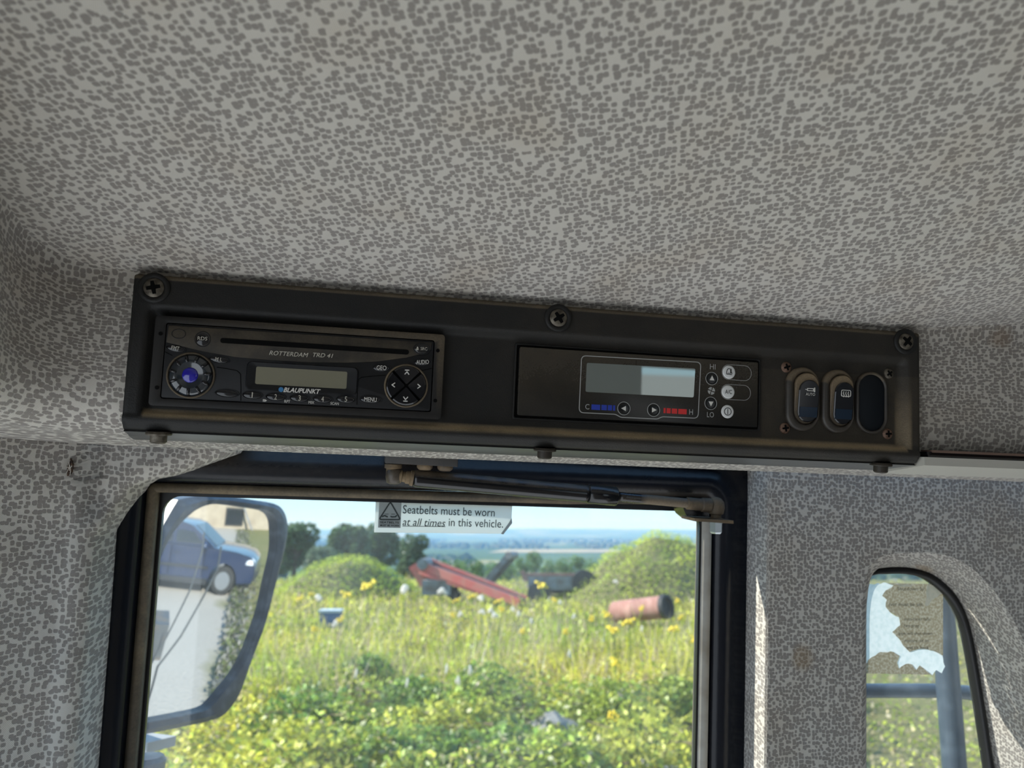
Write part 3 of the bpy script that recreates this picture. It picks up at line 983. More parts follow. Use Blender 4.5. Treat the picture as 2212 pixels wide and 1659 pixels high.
# buttons
def button(x, y, a, b, rot=0.0, h=0.0011, letter=None, lw=0.7, lh=0.9, n=0.0028, mark=M_cream, dx=0, dy=0):
    u, v = z1(x, y, n)
    k = 0.000295 / 3.0722
    A, Bq = a * k * 1.0, b * k
    rb('button_rim', ring(ellipse(u, v, A * 1.1, Bq * 1.16, 30, rot), ellipse(u, v, A, Bq, 30, rot), n - 0.0004, n + 0.00035), M_radio, smooth=True)
    o = rb('button', dome(u, v, n - 0.0002, A, Bq, h, 30, 6, rot), M_gloss, smooth=True)
    if letter:
        text(o, 'lettering', letter, u + dx * k, v - dy * k, n + h * 0.99, 2 * A * lw, 2 * Bq * lh, mark, rot=rot * 0.8)
    return o
button(547, 470, 45, 45, letter='RDS', lw=0.66, lh=0.26, n=0.0034, dy=-4)
button(2000, 533, 52, 34, letter='SRC', lw=0.42, lh=0.30, n=0.0034, dx=14)
button(388, 434, 40, 28, h=0.0004, n=0.0034)
button(368, 530, 58, 23, -0.14, letter='FMT', lw=0.42, lh=0.55)
button(655, 604, 60, 23, -0.10, letter='M L', lw=0.35, lh=0.5)
button(708, 828, 70, 24, -0.02)
for i, (x, y) in enumerate(((877, 840), (1032, 852), (1190, 860), (1343, 867), (1497, 868))):
    button(x, y, 60, 25, letter=str(i + 1), lw=0.05 if i == 0 else 0.13, lh=0.7, mark=M_cream)
button(1660, 870, 68, 24, letter='MENU', lw=0.60, lh=0.58, mark=M_white)
button(1733, 660, 58, 24, 0.03, letter='GEO', lw=0.56, lh=0.62, mark=M_white)
button(2005, 622, 56, 22, 0.13, letter='AUDIO', lw=0.75, lh=0.66, mark=M_white)
for s, x, y, w in (('RPT', 1108, 882, 36), ('MIX', 1268, 889, 36), ('SCAN', 1422, 896, 54)):
    u, v = z1(x, y)
    text(rad, 'lettering', s, u, v, 0.0031, w / 3.07 * 0.000295, 18 / 3.07 * 0.000295, M_white)
u, v = z1(958, 876)
k = 0.000295 / 3.0722
rb('pause_mark', join(prism([(u - 11 * k, v - 8 * k), (u - 7 * k, v - 8 * k), (u - 7 * k, v + 8 * k), (u - 11 * k, v + 8 * k)], 0.0027, 0.0031), prism([(u - 4 * k, v - 8 * k), (u, v - 8 * k), (u, v + 8 * k), (u - 4 * k, v + 8 * k)], 0.0027, 0.0031), prism([(u + 2 * k, v - 8 * k), (u + 14 * k, v), (u + 2 * k, v + 8 * k)], 0.0027, 0.0031)), M_white)
u, v = z1(1972, 530, 0.0046)
rb('eject_mark', join(prism([(u - 8 * k, v - 2 * k), (u + 8 * k, v - 2 * k), (u, v + 14 * k)], 0.0040, 0.0047), prism([(u - 8 * k, v - 11 * k), (u + 8 * k, v - 11 * k), (u + 8 * k, v - 5 * k), (u - 8 * k, v - 5 * k)], 0.0040, 0.0047)), M_cream)
# rotary knob
ku, kv = z1(465, 708, 0.004)
kr = 137 * k
rb('knob_ring', ring(ellipse(ku, kv, kr * 1.09, kr * 1.09, 40), ellipse(ku, kv, kr * 1.0, kr * 1.0, 40), 0.0024, 0.0034, 0.0005), M_radio, smooth=True, dust=0.3)
kn = rb('knob', lathe((ku, kv, 0.0024), (0, 0, 1), [(0, kr * 0.99), (0.0012, kr * 0.97), (0.0024, kr * 0.88), (0.0032, kr * 0.72), (0.0030, kr * 0.55), (0.0024, kr * 0.38), (0.0024, 0.0001)], 44), M_knob, smooth=True)
rb('knob_cap', dome(ku, kv, 0.0048, kr * 0.36, kr * 0.36, 0.0016, 28, 6), M_blue, kn, smooth=True)
for i in range(11):
    t = 2 * math.pi * (i + 0.2) / 11
    c_, s_ = math.cos(t), math.sin(t)
    rb('grip', tube([(ku + c_ * kr * rr, kv + s_ * kr * rr, nn) for rr, nn in ((0.62, 0.0059), (0.74, 0.0060), (0.86, 0.0052), (0.95, 0.0040))], [0.0007, 0.00095, 0.0010, 0.0008], 8), M_gloss, kn, smooth=True)
# four way rocker
ru, rv = z1(1897, 778, 0.004)
rr_ = 134 * k
rb('rocker_ring', ring(ellipse(ru, rv, rr_ * 1.10, rr_ * 1.10, 40), ellipse(ru, rv, rr_ * 1.0, rr_ * 1.0, 40), 0.0024, 0.0034, 0.0005), M_radio, smooth=True, dust=0.35)
rb('rocker_well', prism(ellipse(ru, rv, rr_, rr_, 40), 0.002, 0.0031), M_void)
for i in range(4):
    t0 = i * math.pi / 2
    d = Vector((math.cos(t0), math.sin(t0)))
    Vq, Fq = [], []
    lev = [(1.0, 0.0029), (1.0, 0.0042), (0.93, 0.0048), (0.6, 0.0046), (0.05, 0.0042)]
    m_ = 11
    cen = Vector((ru, rv)) + d * rr_ * 0.055
    for f_, n_ in lev:
        for s in range(m_):
            t = t0 + (s / (m_ - 1) - 0.5) * (math.pi / 2 - 0.06)
            Vq.append((cen.x + math.cos(t) * rr_ * 0.93 * f_, cen.y + math.sin(t) * rr_ * 0.93 * f_, n_))
    for a in range(len(lev) - 1):
        for s in range(m_ - 1):
            Fq.append((a * m_ + s, a * m_ + s + 1, (a + 1) * m_ + s + 1, (a + 1) * m_ + s))
    # the two straight flanks
    for s in (0, m_ - 1):
        Fq.append(tuple(a * m_ + s for a in range(len(lev)))[::(1 if s == 0 else -1)])
    o = rb('rocker_key', (Vq, Fq), M_gloss, smooth='auto')
    pc = Vector((ru, rv)) + d * rr_ * 0.66
    p = Vector((-d.y, d.x))
    w = rr_ * 0.11
    mk = stroke([tuple(pc - d * w * 0.9 + p * w), tuple(pc + d * w * 0.4), tuple(pc - d * w * 0.9 - p * w)], w * 0.42, 0.0042, 0.0050)
    if i % 2 == 1:
        mk = join(mk, stroke([tuple(pc + d * w * 1.1 + p * w), tuple(pc + d * w * 1.1 - p * w)], w * 0.45, 0.0042, 0.0050))
    rb('arrow_mark', mk, M_white, o)
# seams and pin holes
for pts in ([(640, 655), (700, 663), (775, 678), (797, 700), (800, 780), (799, 878)], [(1570, 905), (1575, 780), (1580, 738), (1600, 722), (1700, 712), (1760, 708)], [(1990, 680), (2070, 662)], [(296, 552), (345, 578)]):
    rb('seam', stroke([z1(*p) for p in pts], 0.0005, 0.0026, 0.0029), M_void)
for x, y in ((268, 432), (243, 790), (2107, 545), (2090, 877)):
    u, v = z1(x, y, 0.0025)
    rb('pin_hole', prism(ellipse(u, v, 0.00125, 0.00125, 16), 0.0015, 0.00285), M_void)

# ================================================================== CLIMATE CONTROLLER
def z3(x, y, n=0.0):
    return q(1240 + x / 5.395, 760 + y / 5.395, n)
k3 = 0.000320 / 5.395
M_hv = dusty('climate panel film', (0.010, 0.0105, 0.011), DUST, 0.22, gstr=0, spec=0.4, base=0.006)
M_lcd2 = pmat('climate display glass', (0.34, 0.375, 0.35), 0.02, metal=0.55, spec=0.5)
M_red = pmat('red print', (0.60, 0.03, 0.03), 0.5)
M_blu = pmat('blue print', (0.015, 0.04, 0.35), 0.5)
M_line = pmat('grey print', (0.36, 0.36, 0.35), 0.5)
M_btnw = pmat('white button', (0.66, 0.66, 0.65), 0.4)
hv = thing('climate_control_panel', 'black air conditioning control panel with display and white buttons', 'control panel', (0.23, 0, -0.0035))
HN = 0.0006
def hb(name, vf, mat, parent=None, smooth=False):
    return build(name, vf, mat, parent or hv, smooth=smooth, cols=[(0, 0, 0)] * len(vf[0]), colname='dust')
hb('gap_frame', prism(rrect(0.1418, -0.0243, 0.3172, 0.0246, 0.001), -0.0055, -0.0028), M_void)
hb('frame_lip', ring(rrect(0.1405, -0.0256, 0.3185, 0.0259, 0.0012), rrect(0.1418, -0.0243, 0.3172, 0.0246, 0.001), -0.0055, -0.0018, 0.0005), M_console, smooth=True)
vf = prism(rrect(0.1434, -0.0229, 0.3157, 0.0232, 0.0012), -0.004, 0.0, 0.0004)
film = build('panel_film', vf, M_hv, hv, smooth='auto', cols=[(0.12 if v[1] > 0.02 else 0.02, 0, 0) for v in vf[0]], colname='dust')
out = rquad([z3(*p) for p in ((88, 44), (1478, 122), (1445, 775), (1030, 756), (970, 783), (545, 763), (482, 728), (58, 708))], [0.0034, 0.0034, 0.0034, 0.0012, 0.0012, 0.0012, 0.0012, 0.0034], 6)
hb('outline', stroke(out, 0.00055, -0.0002, 0.00012, True), M_line)
lc = [z3(148, 128), z3(1413, 195), z3(1393, 532), z3(133, 466)]
hb('display', prism(rquad(lc, 0.0012, 4), -0.001, 0.00015), M_lcd2)
text(hv, 'lettering', 'C', *z3(152, 640), HN, 48 * k3, 60 * k3, M_line)
text(hv, 'lettering', 'H', *z3(1360, 702), HN, 46 * k3, 62 * k3, M_line)
text(hv, 'lettering', 'HI', *z3(1612, 175), HN, 70 * k3, 62 * k3, M_line)
text(hv, 'lettering', 'LO', *z3(1586, 733), HN, 86 * k3, 62 * k3, M_line)
def bar(x0, x1, y, h, mat, sl=0.055):
    P = [z3(x0, y - h / 2), z3(x1, y - h / 2 + (x1 - x0) * sl), z3(x1 - 2, y + h / 2 + (x1 - x0) * sl), z3(x0 - 2, y + h / 2)]
    hb('scale_bar', prism(P, -0.0002, 0.00012), mat)
for x0, x1, y in ((204, 305, 643), (320, 383, 648), (395, 443, 651), (455, 480, 654)): bar(x0, x1, y, 62, M_blu)
for x0, x1, y in ((1044, 1068, 684), (1080, 1126, 686), (1140, 1202, 690), (1215, 1313, 694)): bar(x0, x1, y, 60, M_red)
def ringbtn(x, y, r, ang):
    u, v = z3(x, y); R_ = r * k3
    b_ = hb('arrow_button', dome(u, v, -0.0002, R_, R_, 0.0006, 30, 5, flat=0.5), M_hv, smooth=True)
    hb('ring_mark', ring(ellipse(u, v, R_ * 1.05, R_ * 1.05, 32), ellipse(u, v, R_ * 0.97, R_ * 0.97, 32), 0.0, 0.00025), M_line, b_)
    t = R_ * 0.46
    P = [(u + t * math.cos(ang), v + t * math.sin(ang)), (u + t * 1.05 * math.cos(ang + 2.2), v + t * 1.05 * math.sin(ang + 2.2)), (u + t * 1.05 * math.cos(ang - 2.2), v + t * 1.05 * math.sin(ang - 2.2))]
    hb('arrow_mark', prism(P, 0.0002, 0.0008), M_white, b_)
ringbtn(580, 660, 74, math.pi); ringbtn(926, 678, 74, 0); ringbtn(1604, 312, 74, math.pi / 2); ringbtn(1592, 600, 74, -math.pi / 2)
fu, fv = z3(1600, 455)
fp = []
for i in range(4):
    t = i * math.pi / 2 + 0.5
    c1 = (fu + math.cos(t) * 23 * k3, fv + math.sin(t) * 23 * k3)
    P = [(fu + math.cos(t - 0.6) * 8 * k3, fv + math.sin(t - 0.6) * 8 * k3)]
    for s in range(7):
        a = t - 0.62 + 1.24 * s / 6
        P.append((fu + math.cos(a) * 45 * k3, fv + math.sin(a) * 45 * k3))
    P.append((fu + math.cos(t + 0.3) * 16 * k3, fv + math.sin(t + 0.3) * 16 * k3))
    fp.append(prism(P, -0.0001, 0.00015))
hb('fan_mark', join(*fp), M_line)
for x, y, r in ((1805, 237, 82), (1795, 467, 82), (1787, 697, 80)):
    u, v = z3(x, y)
    b_ = hb('round_button', dome(u, v, -0.0002, r * k3, r * k3, 0.0008, 32, 5, flat=0.6), M_btnw, smooth=True)
    if y == 467:
        text(b_, 'lettering', 'A/C', u, v, 0.0008, 84 * k3, 50 * k3, M_void)
    elif y == 697:
        hb('power_mark', join(ring(ellipse(u, v, 46 * k3, 46 * k3, 28), ellipse(u, v, 40 * k3, 40 * k3, 28), 0.0003, 0.0008), prism([(u - 3 * k3, v - 30 * k3), (u + 3 * k3, v - 30 * k3), (u + 3 * k3, v + 30 * k3), (u - 3 * k3, v + 30 * k3)], 0.0003, 0.0008)), M_void, b_)
    else:
        w_ = 8 * k3
        pts = [(-38, -22), (-30, 22), (-18, 38), (22, 38), (26, -12), (12, -12)]
        hb('cab_mark', join(stroke([(u + a * k3, v + b * k3) for a, b in pts], 6 * k3, 0.0003, 0.0008), stroke([(u + a * k3, v + b * k3) for a, b in ((14, 30), (16, -10), (40, -12))], 6 * k3, 0.0003, 0.0008), stroke([(u + a * k3, v + b * k3) for a, b in ((-38, -26), (34, -30))], 7 * k3, 0.0003, 0.0008), stroke([(u + a * k3, v + b * k3) for a, b in ((-24, -13), (10, -14))], 5 * k3, 0.0003, 0.0008)), M_void, b_)
    if y < 600:
        pill = rrect(u - r * k3 * 1.06, v - r * k3 * 1.09, u + 285 * k3, v + r * k3 * 1.09, r * k3 * 1.05, 10)
        hb('pill_outline', stroke(pill, 0.00028, -0.0002, 0.00012, True), M_line)

# ================================================================== SWITCHES
def z2(x, y, n=0.0):
    return q(1650 + x / 6.32, 760 + y / 6.32, n)
def stadium(u0, v0, u1, v1, seg=12):
    return rrect(u0, v0, u1, v1, min(u1 - u0, v1 - v0) / 2 * 0.98, seg)
M_sw = dusty('switch plastic', (0.018, 0.0185, 0.02), (0.20, 0.145, 0.085), 0.35, gstr=0, base=0.06)
M_swt = pmat('smoked switch lens', (0.008, 0.018, 0.035), 0.15, spec=0.6)
SWN = -0.0035
def switch(x0, x1, yc_, hh, label, icon):
    cu0, cv_ = z2(x0, yc_); cu1, _ = z2(x1, yc_)
    _, vt = z2((x0 + x1) / 2, yc_ - hh); _, vb = z2((x0 + x1) / 2, yc_ + hh)
    t = thing('rocker_switch', label, 'switch', ((cu0 + cu1) / 2, cv_, SWN), group=None)
    o = stadium(cu0, vb, cu1, vt)
    i_ = stadium(cu0 + 0.0052, vb + 0.0045, cu1 - 0.0006, vt - 0.0035)
    vf = ring(o, i_, SWN - 0.002, SWN + 0.0030, 0.0008)
    build('bezel', vf, M_sw, t, smooth=True, cols=[(0.65 if v[1] > vt - 0.010 else 0.12, 0, 0) for v in vf[0]], colname='dust')
    # dusty inner tilted rocker: pressed at the bottom, top stands out
    def rock(p, lift):
        P = [tuple(x) for x in p]; n = len(P)
        V = [(x, y, SWN - 0.002) for x, y in P] + [(x, y, SWN + lift(y)) for x, y in P]
        Pi = inset(P if poly_area(P) > 0 else P[::-1], 0.0006)
        if poly_area(P) < 0: Pi = Pi[::-1]
        V += [(x, y, SWN + lift(y) + 0.0006) for x, y in Pi]
        F = [(k * n + i, k * n + (i + 1) % n, (k + 1) * n + (i + 1) % n, (k + 1) * n + i) for k in range(2) for i in range(n)]
        F.append(tuple(range(2 * n, 3 * n)))
        return V, F
    s = (vt - vb)
    lift = lambda y: 0.0006 + 0.0050 * (y - vb) / s
    i2 = stadium(cu0 + 0.0058, vb + 0.0050, cu1 - 0.0010, vt - 0.0042)
    vf = rock(i2, lift)
    build('rocker', vf, M_sw, t, smooth='auto', cols=[(0.95 if v[1] > vt - 0.014 else 0.35, 0, 0) for v in vf[0]], colname='dust')
    i3 = stadium(cu0 + 0.0082, vb + 0.0065, cu1 - 0.0010, vt - 0.0092)
    lift2 = lambda y: 0.0018 + 0.0050 * (y - vb) / s
    vf = rock(i3, lift2)
    key = build('rocker_key', vf, M_gloss, t, smooth='auto', cols=[(0, 0, 0)] * len(vf[0]), colname='dust')
    mu = cu0 + 0.0082 + (cu1 - 0.0010 - cu0 - 0.0082) / 2
    ww = (cu1 - cu0 - 0.0092) / 2 - 0.0010
    yb = vb + 0.010
    lens = [(mu - ww, yb), (mu + ww, yb), (mu + ww, yb + 0.0072), (mu - ww, yb + 0.0072)]
    nn = SWN + lift2(yb) + 0.0006
    n2 = SWN + lift2(yb + 0.0072) + 0.0006
    build('lens', ([(lens[0][0], lens[0][1], nn + .0002), (lens[1][0], lens[1][1], nn + .0002), (lens[2][0], lens[2][1], n2 + .0004), (lens[3][0], lens[3][1], n2 + .0004)] + [(x, y, nn - 0.001) for x, y in lens], [(0, 1, 2, 3), (0, 4, 5, 1), (1, 5, 6, 2), (2, 6, 7, 3), (3, 7, 4, 0)]), M_swt, key)
    band = [(mu - ww - .0004, vt - 0.0235), (mu + ww + .0004, vt - 0.0235), (mu + ww + .0004, vt - 0.0160), (mu - ww - .0004, vt - 0.0160)]
    iu, iv = mu + 0.0008, vt - 0.0165
    ni = SWN + lift2(vt - 0.0165) + 0.0009
    if icon == 'horn':
        ic = join(stroke([(iu - 0.0026, iv + 0.0012), (iu + 0.0020, iv + 0.0012), (iu + 0.0020, iv - 0.0004), (iu - 0.0026, iv - 0.0004)], 0.0005, ni - 0.0012, ni, True),
                  stroke([(iu - 0.0044, iv + 0.0004), (iu - 0.0026, iv + 0.0004)], 0.0005, ni - 0.0012, ni),
                  prism([(iu + 0.0024, iv - 0.0012), (iu + 0.0033, iv - 0.0012), (iu + 0.0033, iv + 0.0020), (iu + 0.0024, iv + 0.0020)], ni - 0.0012, ni))
        build('horn_mark', ic, M_white, key)
        text(key, 'lettering', 'AUTO', iu - 0.0004, iv - 0.0029, ni, 0.0072, 0.0020, M_white)
    else:
        rr2 = rrect(iu - 0.0036, iv - 0.0028, iu + 0.0036, iv + 0.0016, 0.0009, 4)
        parts = [stroke(rr2, 0.00045, ni - 0.0012, ni, True)]
        for dx in (-0.0018, 0, 0.0018):
            parts.append(stroke([(iu + dx, iv - 0.0034), (iu + dx + 0.0003, iv - 0.0022), (iu + dx - 0.0003, iv - 0.0008), (iu + dx, iv + 0.0007)], 0.0004, ni - 0.0012, ni + 0.00005))
        build('heated_screen_mark', join(*parts), M_white, key)
    return t
switch(322, 757, 645, 435, 'black rocker switch with a horn symbol and AUTO', 'horn')
switch(812, 1230, 675, 432, 'black rocker switch with a heated rear window symbol', 'screen')
cu0, cv_ = z2(1280, 695); cu1, _ = z2(1702, 695); vt = z2(1490, 272)[1]; vb = z2(1490, 1118)[1]
blank = thing('blanking_plug', 'plain black oval blanking plug beside the two rocker switches', 'blanking plug', ((cu0 + cu1) / 2, cv_, SWN))
o = stadium(cu0, vb, cu1, vt)
vf = ring(o, inset(o, 0.0020), SWN - 0.002, SWN + 0.0026, 0.0006)
build('rim', vf, M_sw, blank, smooth=True, cols=[(0.4 if v[1] > vt - 0.006 else 0.1, 0, 0) for v in vf[0]], colname='dust')
vf = prism(inset(o, 0.0018), SWN - 0.002, SWN + 0.0016, 0.0006)
build('cover', vf, pmat('blank cover', (0.005, 0.007, 0.010), 0.45, spec=0.2), blank, smooth='auto')
for x, y, r_, m_ in ((320, 207, 0.0040, M_rust), (300, 1042, 0.0040, M_rust), (1720, 295, 0.0040, M_screw), (1705, 1120, 0.0040, M_rust)):
    u, v = z2(x, y, -0.002)
    phillips(con, u, v, SWN, r_, 0.0016, m_, 'small_screw', rot=random.random())

# ================================================================== SLOT STRIP RIGHT OF THE CONSOLE
bl = thing('blind_housing', 'pale metal strip in a dark slot right of the console', 'blind', (0.55, -0.043, -0.004))
ua, ub = 0.4445, 0.80
def ext(prof, ua, ub, mat, name, slope=0.0, cut=0.0):
    n = len(prof)
    V = [(ua + cut * i, v, nn) for i, (v, nn) in enumerate(prof)] + [(ub, v + slope * (ub - ua), nn) for v, nn in prof]
    F = [(i, (i + 1) % n, n + (i + 1) % n, n + i) for i in range(n)] + [tuple(range(n))[::-1], tuple(range(n, 2 * n))]
    return build(name, (V, F), mat, bl)
ext([(-0.0385, 0.004), (-0.0445, 0.004), (-0.0520, -0.050), (-0.0385, -0.050)], ua, ub, pmat('pale strip metal', (0.46, 0.44, 0.39), 0.45), 'strip', 0.004)
ext([(-0.0345, 0.0012), (-0.0390, 0.0030), (-0.0390, -0.012), (-0.0345, -0.012)], ua + 0.004, ub, M_gloss, 'dark_slot', 0.004)
ext([(-0.0332, 0.0040), (-0.0350, 0.0042), (-0.0350, -0.010), (-0.0332, -0.010)], ua + 0.008, ub, pmat('brown board edge', (0.16, 0.10, 0.075), 0.8), 'board_edge', 0.004)

# ================================================================== GAS STRUT
M_strut2 = dusty('dark bracket paint', (0.03, 0.034, 0.04), (0.22, 0.16, 0.10), 0.4, gstr=0, base=0.1)
st = thing('gas_strut', 'dusty black gas strut on ball joints across the top of the window', 'gas strut', q3(1100, 1055, -0.112))
def sb(name, vf, mat, parent=None, smooth='auto', dust=0.3):
    if callable(dust): cl = [(dust(v), 0, 0) for v in vf[0]]
    else: cl = [(dust, 0, 0)] * len(vf[0])
    return build(name, vf, mat, parent or st, smooth=smooth, cols=cl, colname='dust')
NA, NB_ = -0.108, -0.118
A = np.array(q3(893, 1033, NA)); Bp = np.array(q3(1335, 1073, -0.1145)); Cp = np.array(q3(1270, 1067, -0.1135)); E_ = np.array(q3(1516, 1090, NB_)); L0 = np.array(q3(851, 1027, NA)); R0 = np.array(q3(1547, 1093, NB_))
ax = (Bp - A) / np.linalg.norm(Bp - A)
upn = np.array([0, 1, 0.3]); upn /= np.linalg.norm(upn)
def topdust(c0, r, a=1.0):
    def f_(v):
        d = np.array(v) - A; d = d - ax * d.dot(ax)
        t = d.dot(upn) / r
        return a * float(smooth01(t, 0.45, 0.95)) * (0.5 + 1.0 * abs(mnoise.noise((v[0] * 60, v[1] * 60, 4))))
    return f_
Lt = float(np.linalg.norm(Cp - A))
sb('tube', lathe(A, ax, [(0, 0.0058), (0.0012, 0.0068)] + [(0.003 + (Lt - 0.003) * i / 40, 0.0070) for i in range(41)], 28), M_strut, smooth=True, dust=topdust(A, 0.007, 0.8))
sb('collar', lathe(Cp, ax, [(0, 0.0070), (0.0006, 0.0078), (0.012, 0.0078), (0.024, 0.0078), (0.0250, 0.0068)], 28), M_strut, smooth=True, dust=topdust(Cp, 0.0078, 0.5))
sb('rod', lathe(Bp, E_ - Bp, [(0, 0.0040)] + [(float(np.linalg.norm(E_ - Bp)) * i / 12, 0.0040) for i in range(1, 13)], 20), M_strut, smooth=True, dust=lambda v: 0.15 if v[0] < Bp[0] + 0.025 else 0.9)
sb('rod_ferrule', lathe(E_ - ax * 0.014, R0 - E_, [(0, 0.0042), (0.0005, 0.0052), (0.013, 0.0052), (0.014, 0.0060), (0.021, 0.0060), (0.022, 0.005)], 20), M_dirty)
sb('ball_socket', lathe(R0 - np.array([0, 0.0075, 0]), (0, 1, 0), [(0, 0.004), (0.001, 0.0062), (0.006, 0.0072), (0.011, 0.0066), (0.0140, 0.004), (0.0150, 0.001)], 20), M_dirty)
sb('stud', lathe(R0 - np.array([0, 0.0115, 0]), (0, 1, 0), [(0, 0.0072), (0.001, 0.0072), (0.0015, 0.0045), (0.006, 0.0042)], 18), M_dirty)
# right tab and nut
tp = [q(1474, 1100, -0.123), q(1484, 1116, -0.123), q(1500, 1122, -0.123), q(1573, 1128, -0.123), q(1573, 1122, -0.123), q(1600, 1080, -0.123), q(1474, 1080, -0.123)]
tb = [(q(1478, 1112, -0.12)[0], q(1478, 1122, -0.12)[1])]
ut0, ut1 = q(1490, 1120, -0.118)[0], q(1573, 1120, -0.118)[0]
vtab = q(1545, 1122, -0.118)[1]
sb('tab_plate', prism([(ut0, vtab - 0.0012), (ut1, vtab - 0.0024), (ut1, vtab + 0.0002), (ut0, vtab + 0.0012)], -0.136, -0.108), M_dirty, dust=0.5)
cw = [q(x, y, -0.138) for x, y in ((1474, 1098), (1480, 1112), (1492, 1122), (1512, 1125), (1530, 1125), (1530, 1092), (1474, 1088))]
sb('corner_web', prism(cw, -0.160, -0.136), M_strut, dust=0.1)
nu0 = np.array(q3(1547, 1127, -0.118))
sb('nut', lathe(nu0, (0, -1, 0), [(0, 0.0062), (0.0010, 0.0062), (0.0012, 0.0056), (0.0085, 0.0056), (0.0100, 0.0042)], 6), M_zinc, dust=0)
# left bracket
b0_ = q(832, 982, -0.110); b1_ = q(985, 1008, -0.110)
sb('bracket_block', prism(rquad([(b0_[0], b0_[1] + 0.006), (b1_[0], b0_[1] + 0.004), (b1_[0], b1_[1]), (b0_[0], b0_[1] - 0.0065)], 0.0008, 2), -0.149, -0.096, 0.0008), M_strut2, dust=0.10)
for px, py in ((918, 1006), (962, 1008)):
    bb = np.array(q3(px, py - 6, -0.104))
    sb('bracket_bolt', lathe(bb, (0, -1, 0.1), [(0, 0.0062), (0.003, 0.0062), (0.0042, 0.0058), (0.0056, 0.0042), (0.0058, 0.002)], 20), M_dirty, smooth=True, dust=0.2)
sb('bracket_stud', lathe(np.array(q3(850, 1003, NA)), (0, -1, 0), [(0, 0.0068), (0.003, 0.0068), (0.0035, 0.0055), (0.0062, 0.0055), (0.0068, 0.0045), (0.0080, 0.0045)], 18), M_dirty)
sb('ball_socket', lathe(L0 - np.array([0, 0.0068, 0]), (0, 1, 0), [(0, 0.003), (0.001, 0.0056), (0.006, 0.0066), (0.011, 0.0062), (0.0130, 0.004)], 20), M_strut, smooth=True, dust=0.35)
sb('neck', lathe(L0, A - L0, [(0.0, 0.0050), (0.006, 0.0052), (0.0065, 0.0040), (0.009, 0.0042), (0.0095, 0.0050), (0.0125, 0.0050), (0.0130, 0.0060), (float(np.linalg.norm(A - L0)), 0.0062)], 20), M_dirty)

# ================================================================== STICKERS
NS = -0.1656
stk = thing('seatbelt_sticker', 'white sticker about seatbelts with a triangle symbol on the window glass', 'sticker', q3(955, 1115, NS))
M_stk = papermat('white sticker vinyl', (0.93, 0.95, 0.92), None, 0.5)
M_stk2 = pmat('sticker grey box', (0.30, 0.33, 0.32), 0.5)
M_ink = pmat('dark ink', (0.02, 0.028, 0.028), 0.6)
cr = [q(812, 1077, NS), q(1107, 1083, NS), q(1105, 1120, NS), q(1087, 1153, NS), q(808, 1150, NS)]
build('sheet', prism(cr, NS - 0.0005, NS + 0.0), M_stk, stk)
fl = [q(1105, 1119, NS), q(1100, 1128, NS), q(1082, 1153, NS), q(1087, 1154, NS), q(1106, 1130, NS)]
build('folded_corner', prism(fl, NS + 0.0001, NS + 0.0009), M_stk2, stk)
def z7(x, y): return q(780 + x / 6.32, 1060 + y / 6.32, NS)
build('symbol_box', prism([z7(248, 155), z7(552, 160), z7(538, 508), z7(232, 503)], NS - 0.0002, NS + 0.0001), M_stk2, stk)
tri_ = rquad([z7(400, 152), z7(538, 395), z7(245, 393)], 0.0022, 5)
build('triangle', stroke(tri_, 0.0011, NS, NS + 0.0003, True), M_ink, stk)
ks = 0.00040 / 6.32
for pts in ([(285, 355), (320, 340), (365, 358)], [(400, 350), (425, 358), (470, 355), (488, 335)], [(325, 318), (375, 318)], [(412, 320), (462, 320)]):
    build('belt_mark', stroke([z7(*p) for p in pts], 0.0011 if pts[0][1] > 330 else 0.0004, NS, NS + 0.0003), M_ink, stk)
def stext(s, x, y, w, h, **kw):
    u, v = z7(x, y)
    return text(stk, 'lettering', s, u, v, NS + 0.0004, w * ks, h * ks, M_ink, **kw)
stext('SEATBELTS', 388, 433, 250, 30, bold=0.02)
stext('MUST BE WORN', 388, 475, 250, 26, bold=0.02)
stext('Seatbelts must be worn', 1204, 275, 1255, 112, rot=-0.006)
stext('at all times', 860, 432, 575, 100, shear=0.22, rot=-0.006)
build('underline', stroke([z7(565, 484), z7(1150, 490)], 0.00045, NS, NS + 0.0003), M_ink, stk)
stext('in this vehicle.', 1570, 440, 750, 108, rot=-0.006)

NQ = NG - 0.0058
nt_ = thing('torn_notice', 'torn paper notice peeling off the quarter window', 'notice', q3(1950, 1340, NQ))
M_paper = papermat('bleached paper', (0.95, 0.97, 0.95), (0.84, 0.89, 0.87), 0.6, 200)
M_resid = papermat('brown paper residue', (0.34, 0.28, 0.19), (0.50, 0.44, 0.34), 0.5, 420)
def zz(x, y): return q(1820 + x / 3.464, 1180 + y / 3.464, NQ)
def sheet(P, n):
    P = P if poly_area(P) > 0 else P[::-1]
    return [(x, y, n) for x, y in P], [tuple(range(len(P)))]
build('residue', sheet([zz(*p) for p in ((330, 275), (380, 290), (320, 330), (295, 370), (330, 400), (320, 450), (350, 490), (420, 530), (430, 590), (370, 640), (420, 690), (450, 740), (500, 790), (560, 770), (610, 765), (690, 785), (752, 820), (752, 380), (750, 285))], NQ), M_resid, nt_)
build('residue', sheet([zz(*p) for p in ((120, 935), (150, 915), (190, 850), (280, 788), (380, 788), (427, 818), (407, 870), (420, 913), (470, 878), (520, 883), (550, 923), (575, 888), (620, 923), (672, 962), (120, 950))], NQ), M_resid, nt_)
